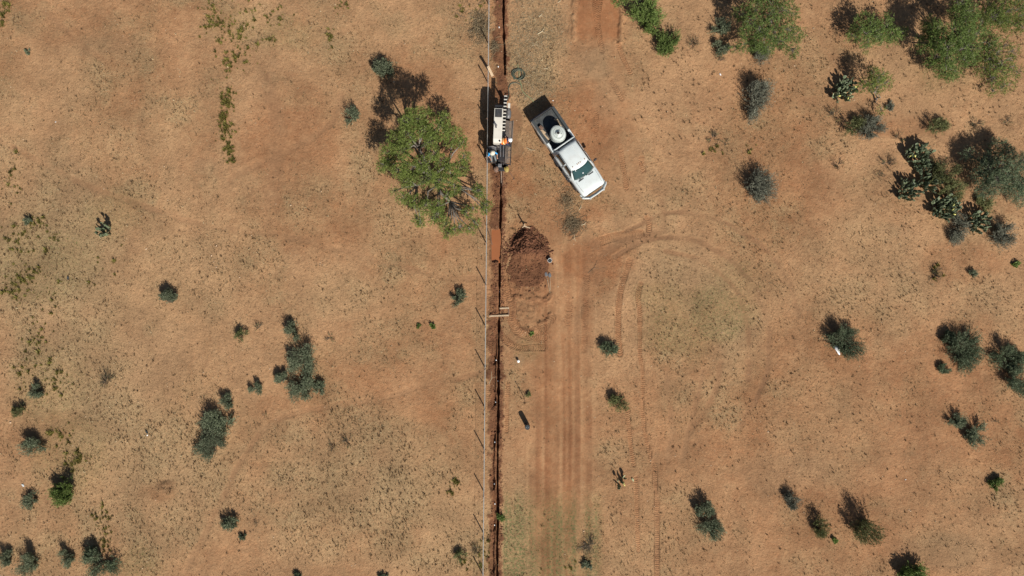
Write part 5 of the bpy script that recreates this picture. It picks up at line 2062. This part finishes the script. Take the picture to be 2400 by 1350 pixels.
coil = []
for k in range(150):
    t = k / 149
    a_ = t * 2 * math.pi * 4.4 + 2.2
    rr = 13.5 - 1.2 * math.sin(t * 14) - 1.5 * t
    coil.append((1214.5 + 3.2 * math.sin(t * 9) + rr * math.cos(a_), 175 + 1.6 * math.cos(t * 7) + rr * .93 * math.sin(a_)))
pts = [G(x, y, .025 + .045 * (k / 150) * 2.5) for k, (x, y) in enumerate(coil)]
mb = MB()
mb.tube([p - pts[0] for p in pts], .028, 7)
o = mb.build("hose_coil", M['hose'], None, smooth=True)
o.location = pts[0]
tag(o, "dark green hose lying in a round coil above the pickup", "hose")
hose("hose", "grey-green hose looping from the coil to the drill's rear", curve([(1222, 200), (1208, 194), (1197, 197), (1192, 208), (1193, 222), (1190, 232), (1186, 240)], 8), .030, 'hose')
hose("hose", "thin green hose running from the coil to the pickup's tail", curve([(1213, 150), (1216, 165), (1217, 185), (1222, 200), (1224, 212), (1232, 222), (1245, 232), (1252, 240)], 8), .028, 'hose2')
hose("cord", "thin pale cord curling above the hose coil", curve([(1200, 150), (1208, 154), (1214, 160)], 8), .012, 'hose2')

# ------------------------------------------------------------------ soil heap
hx = np.arange(-2.2, 2.2, .045)
hy = np.arange(-2.9, 2.6, .045)
HX, HY = np.meshgrid(hx, hy)
hc = W(1237, 602)
# outline: narrow at the top end, broad in the middle
yy = (HY + 2.15) / 4.35                      # 0 bottom .. 1 top
wdt = np.interp(yy, [0, .12, .3, .55, .75, .92, 1.0], [.7, 1.3, 1.5, 1.5, 1.08, .50, .10])
cxo = np.interp(yy, [0, .5, 1], [-.1, .0, -.16])
wdt = wdt * (1 + .95 * (fbm(HX, HY, .8, 85, 4) - .5))
e = 1 - np.abs(HX - cxo) / wdt
prof = np.interp(yy, [0, .1, .32, .46, .62, .84, 1.0], [.0, .06, .10, .24, .70, .40, .0])
hgt = np.where((yy > 0) & (yy < 1), prof * np.clip(e, 0, 1) ** .8, 0)
hgt = hgt * (1 + .5 * (fbm(HX, HY, .7, 81, 3) - .5)) + (hgt > .01) * (fbm(HX, HY, .22, 82, 3) - .5) * .16 * np.clip(e * 2.5, 0, 1)
dent = np.exp(-(((HX - .25) / .55) ** 2 + ((HY + .55) / .7) ** 2))
hgt -= dent * .14 * (hgt > .02)
gzz = samp(H, HX + hc.x, HY + hc.y)
edge = np.clip(e, 0, 1) * ((yy > 0) & (yy < 1))
ZZ = gzz + np.where(edge > 0.001, np.maximum(hgt, .0) + .02, -.06)
idx = np.arange(HX.size).reshape(HX.shape)
F = np.stack([idx[:-1, :-1].ravel(), idx[:-1, 1:].ravel(), idx[1:, 1:].ravel(), idx[1:, :-1].ravel()], 1)
keep = (edge.ravel()[F] > 0).any(1)
F = F[keep]
V = np.stack([HX.ravel(), HY.ravel(), ZZ.ravel()], 1)
used = np.unique(F)
remap = np.full(len(V), -1)
remap[used] = np.arange(len(used))
moist_shade = np.clip(.82 + .30 * sm((yy - .45) / .3) - dent * .12, 0, 1).ravel()[used]  # moist soil tone, deepened at the top end to paint its shaded slope
on_ = np.ones(len(used))
M['heapsoil'] = soil_material("heap_soil", track=False)
heap_root = empty("soil_heap", (hc.x, hc.y, 0))
tag(heap_root, "heap of dark red dug soil beside the slurry pit", "soil heap")
link("heap", np_mesh("heap", V[used], remap[F], M['heapsoil'], {"soil": np.stack([on_, on_ * 0, moist_shade, on_], 1), "cover": np.stack([on_ * 0, on_ * 0, on_ * .1, on_], 1)}, smooth=True), heap_root)
r2 = np.random.default_rng(77)
n = 4200
cx = r2.uniform(-2.05, 2.05, n)
cy = np.where(r2.random(n) < .6, r2.uniform(.2, 2.2, n), r2.uniform(-2.5, 2.2, n))
j = np.clip(np.searchsorted(hy, cy), 0, len(hy) - 1)
i = np.clip(np.searchsorted(hx, cx), 0, len(hx) - 1)
kk = (edge[j, i] > -.05) & (np.abs(cx) < np.interp((cy + 2.4) / 4.6, [0, .5, .8, 1], [1.3, 1.95, 1.5, .5]) * r2.uniform(.7, 1.05, n))
cx, cy, i, j = cx[kk], cy[kk], i[kk], j[kk]
zz = np.where(edge[j, i] > .001, ZZ[j, i], gzz[j, i])
V, F = clods(cx, cy, zz + .01, (r2.gamma(1.8, .016, len(cx)) + .010) * np.where(cy > .3, 1.25, .8), 78)
o = link("clods", np_mesh("clods", V, F, M['clod']), heap_root)
o["kind"] = "stuff"

# ------------------------------------------------------------------ tools and small things
def shovel(px0, py0, px1, py1, label):
    """blade end first, handle end second"""
    a, b = G(px0, py0, .03), G(px1, py1, .03)
    L_ = (b - a).length
    e = empty("shovel", a, math.atan2(b.y - a.y, b.x - a.x))
    tag(e, label, "shovel", None)
    mb = MB()
    mb.tube([(.28, 0, .03), (.6, 0, .045), (L_, 0, .02)], .018, 7)
    mb.build("handle", M['wood'], e)
    mb = MB()
    mb.loft([[(x, -w_, .01), (x, -w_ * .5, .03 + dd), (x, w_ * .5, .03 + dd), (x, w_, .01), (x, w_ * .5, .018 + dd), (x, -w_ * .5, .018 + dd)] for x, w_, dd in ((-.02, .02, 0), (.05, .09, 0), (.18, .115, .01), (.26, .11, .015), (.30, .03, .02))])
    mb.build("blade", M['grey'], e)
    return e


shovel(1279, 638, 1289, 686, "long-handled shovel lying right of the soil heap, left one of the two")
shovel(1288, 640, 1290, 680, "long-handled shovel lying right of the soil heap, right one of the two")

p = G(1288, 611)
e = empty("bucket", p)
tag(e, "white bucket standing at the right edge of the soil heap", "bucket")
mb = MB()
mb.lathe([(.12, 0), (.125, .01), (.15, .36), (.16, .365), (.16, .38), (.142, .38), (.115, .03), (.02, .03)], 24)
mb.build("shell", M['bucket'], e, smooth=False)
mb = MB()
mb.tube([(.16, 0, .36), (.2, .07, .34), (.19, .16, .33), (.06, .22, .32), (-.08, .19, .33), (-.16, 0, .36)], .006, 5)
mb.build("handle", M['steel'], e)
mb = MB()
mb.lathe([(.10, .24), (.118, .25), (.08, .30), (.02, .32)], 14)
mb.build("contents", M['drum'], e)

# broken board stuck in the top of the heap
e = empty("wooden_stake", G(1231, 531, .0))
tag(e, "pale bent board and stake stuck in the top end of the soil heap", "stake")
mb = MB()
mb.bar((0, 0, -.05), (-.08, .06, .85), .09, .05)
mb.build("stake", M['wood'], e)
mb = MB()
mb.bar((-.10, -.02, .42), (.34, -.14, .40), .07, .03)
mb.bar((-.10, -.02, .42), (-.22, -.12, .36), .06, .03)
mb.build("cross_board", M['wood'], e)

# drum
p = W(1235.6, 996)
e = empty("drum", (p.x, p.y, gz(p.x, p.y)))
tag(e, "dark blue-black plastic drum standing alone left of the lane", "drum")
mb = MB()
mb.lathe([(.165, 0), (.175, .02), (.178, .26), (.185, .28), (.178, .30), (.178, .56), (.185, .58), (.178, .60), (.175, .86), (.165, .885), (.155, .885), (.15, .87), (.02, .87)], 28)
mb.build("shell", M['drum'], e, smooth=False)
for dx_ in (-.08, .08):
    mb = MB()
    mb.lathe([(.03, .868), (.03, .885), (.01, .885)], 10, c=(dx_, 0, 0))
    mb.build("bung", M['grey'], e)

# slim stake
p = G(1228, 931)
mb = MB()
mb.tube([(0, 0, -.2), (0, 0, 1.15)], .022, 7)
mb.box(-.03, .03, -.03, .03, 1.12, 1.18)
o = mb.build("steel_stake", M['rust'])
o.location = p
tag(o, "slim upright steel stake left of the lane, above the drum", "stake")
# leaning rod at the pit
p = G(1155, 574)
mb = MB()
b = W(1141, 522) - W(1155, 574)
mb.tube([(0, 0, .0), (b.x, b.y, .35)], .020, 7)
mb.box(b.x - .03, b.x + .03, b.y - .03, b.y + .03, .31, .37)
o = mb.build("steel_rod", M['rust'])
o.location = (p.x - .03, p.y, .02)
tag(o, "dark steel rod leaning from the slurry pit to the fence", "rod")
# planks across the trench
for (x0, y0, x1, y1), lab, hh_ in (((1147, 741, 1193, 739), "long plank bridging the trench below the soil heap", .04), ((1171, 723, 1193, 722), "short plank beside the trench above the long plank", .035), ((1192, 723, 1193, 738), "stub of plank joining the two trench planks at their right ends", .03)):
    a, b = W(x0, y0), W(x1, y1)
    z = max(gz(a.x, a.y), gz(b.x, b.y)) + .01
    mb = MB()
    mb.bar((0, 0, hh_), (b.x - a.x, b.y - a.y, hh_), .11 if 'stub' not in lab else .07, .045)
    o = mb.build("plank", M['wood'] if 'long' in lab else M['rust'])
    o.location = (a.x, a.y, z)
    tag(o, lab, "plank")

# small white pegs along the trench
for i, (x, y, lab) in enumerate(((1163, 844, "first white peg in the wet pockets left of the trench, counted from the planks"), (1167, 894, "white peg at the trench lip just above the second wet pocket"), (1162, 943, "white peg in the second wet pocket below the planks"), (1160, 1037, "white peg in the third wet pocket below the planks"), (1159, 1135, "white peg in the fourth wet pocket below the planks"),
                                 (1160, 1181, "white peg between the fourth and fifth wet pockets"), (1159, 1232, "white peg in the fifth wet pocket, nearest the bottom"), (1170, 684, "white peg in the trench left of the churned soil"), (1156, 549, "white peg at the slurry pit's upper left corner"), (1170, 66, "upper white peg beside the trench near the top edge"), (1168, 158, "lower white peg beside the trench near the leaning boards"))):
    mb = MB()
    mb.lathe([(.03, -.05), (.03, .12), (.038, .125), (.038, .14), (.02, .145)], 10)
    o = mb.build("marker_peg", M['plastic'])
    o.location = G(x, y, .0)
    tag(o, lab, "peg", "white pegs along the trench")
# white pipe cap on its dusty ring
mb = MB()
mb.lathe([(.06, -.05), (.06, .16), (.095, .17), (.10, .20), (.095, .24), (.06, .26), (.02, .265)], 20)
o = mb.build("pipe_cap", M['plastic'])
o.location = G(1215, 846)
tag(o, "white round pipe cap in a dusty ring right of the trench", "pipe cap")
# white bag by the bush
mb = MB()
r3 = random.Random(4)
rings = []
for t, w_, hh_ in ((-.36, .05, .05), (-.25, .15, .14), (-.05, .17, .18), (.12, .10, .12), (.25, .07, .07), (.38, .03, .04)):
    rings.append([(t + r3.uniform(-.03, .03), math.cos(a_) * w_ * r3.uniform(.75, 1.2), hh_ * .5 + math.sin(a_) * hh_ * .5 * r3.uniform(.8, 1.3)) for a_ in np.linspace(0, 2 * math.pi, 12, endpoint=False)])
mb.loft(rings)
o = mb.build("plastic_bag", M['plastic'], None, smooth=True)
o.location = G(1957, 819, .28)
o.rotation_euler = (0, -.25, R(-68))
tag(o, "crumpled white plastic bag at the left foot of a dark-green bush", "bag")


# scraps
def scrap(px, py, mat, size, lab, cat, seed, name):
    r = random.Random(seed)
    mb = MB()
    rings = []
    for t in (-1, -.4, .3, 1):
        w_ = size * (1.1 - .5 * abs(t)) * .6
        rings.append([(t * size, math.cos(a_) * w_ * r.uniform(.6, 1.2), size * .35 + math.sin(a_) * size * .4 * r.uniform(.6, 1.2)) for a_ in np.linspace(0, 2 * math.pi, 8, endpoint=False)])
    mb.loft(rings)
    o = mb.build(name, M[mat])
    o.location = G(px, py)
    o.rotation_euler = (0, 0, r.uniform(0, 6))
    tag(o, lab, cat)


scrap(345, 1012, 'drum', .13, "dark scrap of rubbish on dry grass left of the lower thicket", "litter", 1, "rubbish")
scrap(346, 1020, 'plastic', .06, "white scrap touching the dark rubbish left of the lower thicket", "litter", 2, "rubbish")
scrap(160, 652, 'drum', .12, "dark scrap lying on open ground near the left edge", "litter", 3, "rubbish")
scrap(55, 1137, 'bucket', .11, "pale blue-white scrap above the small grey bush at left", "litter", 4, "rubbish")
scrap(1688, 175, 'plastic', .09, "white scrap on the ground below the small sage bushes", "litter", 5, "rubbish")
scrap(1483, 1124, 'padpale', .12, "pale broken pad lying right of the tiny prickly pear", "litter", 6, "cactus_pad")
scrap(131, 286, 'plastic', .045, "small white stone on bare ground in the upper left", "stone", 7, "stone")
scrap(1296, 236, 'plastic', .05, "small white stone near the pickup's tail", "stone", 8, "stone")
scrap(2122, 1124, 'plastic', .05, "small white stone on open ground at lower right", "stone", 9, "stone")
scrap(1470, 1010, 'clod', .06, "small brown stone beside the tread print right of the lane", "stone", 10, "stone")


# fallen sticks one can pick out
for i, (x0, y0, x1, y1, r, lab) in enumerate(((1260, 80, 1277, 64, .030, "pale curved stick, larger one on the chip litter near the top"), (1262, 40, 1271, 31, .026, "short pale stick above the larger one on the chip litter"), (1307, 6, 1314, 0, .024, "pale stick at the top edge beside the red patch"), (1274, 161, 1288, 157, .024, "pale stick right of the hose coil"),
                                              (1234, 346, 1255, 352, .026, "pale stick lying between the drill and the pickup"), (1112, 62, 1100, 84, .022, "brown branch left of the fence near the top"), (1072, 32, 1090, 40, .02, "thin brown twig at the top, left of the fence"), (1146, 900, 1152, 870, .018, "thin pale stick between fence and trench"),
                                              (1357, 492, 1362, 480, .024, "pale forked stick above the brush pile"), (1362, 528, 1374, 520, .028, "pale split stick at the brush pile's right end"), (1346, 550, 1350, 566, .02, "short pale stick below the brush pile"), (1378, 640, 1400, 610, .012, "thin dark twig on the turning circle's left side"))):
    a, b = G(x0, y0, r), G(x1, y1, r)
    m_ = (b - a) * .5 + Vector(((b - a).y, -(b - a).x, 0)) * .12 + Vector((0, 0, .02))
    mb = MB()
    mb.tube([(0, 0, 0), tuple(m_), tuple(b - a)], [r, r * .9, r * .5], 6)
    mb.tube([tuple(m_), tuple(m_ + Vector(((b - a).y, -(b - a).x, 0)) * .3 + (b - a) * .15)], [r * .6, r * .3], 5)
    o = mb.build("stick", M['litter'] if 'dark' not in lab and 'brown' not in lab else M['stem'])
    if o.data.materials[0] == M['litter']:
        at_ = o.data.attributes.new("v", 'FLOAT', 'POINT')
        at_.data.foreach_set("value", np.full(len(o.data.vertices), .93, np.float32))
    o.location = a
    tag(o, lab, "stick")


def brush_pile(px, py, rx, ry, n, label, seed):
    r = np.random.default_rng(seed)
    p = G(px, py)
    xs = r.normal(0, .45, n) * rx / PPM
    ys = r.normal(0, .45, n) * ry / PPM
    rr = np.hypot(xs / (rx / PPM), ys / (ry / PPM))
    zs = r.uniform(0, .22, n) * np.clip(1 - rr, .05, 1) + .01 + samp(H, xs + p.x, ys + p.y) - p.z
    V, F = sticks(xs, ys, zs, r.uniform(.2, .75, n), r.uniform(.010, .026, n), seed, .25)
    e = empty("brush_pile", p)
    tag(e, label, "brush pile")
    link("branches", np_mesh("branches", V, F, M['litter'], {"v": np.clip(r.normal(.35, .22, n), 0, 1).repeat(9)}), e)


brush_pile(1345, 528, 34, 26, 330, "flat pile of dry cut branches below the pickup's nose", 1)
brush_pile(1126, 62, 26, 46, 420, "long pile of dry branches under the fence near the top", 2)
brush_pile(1328, 470, 20, 26, 130, "scattered dry twigs beside the pickup's front left corner", 3)
brush_pile(1160, 112, 10, 18, 90, "small heap of dry branches between fence and trench near the top", 4)
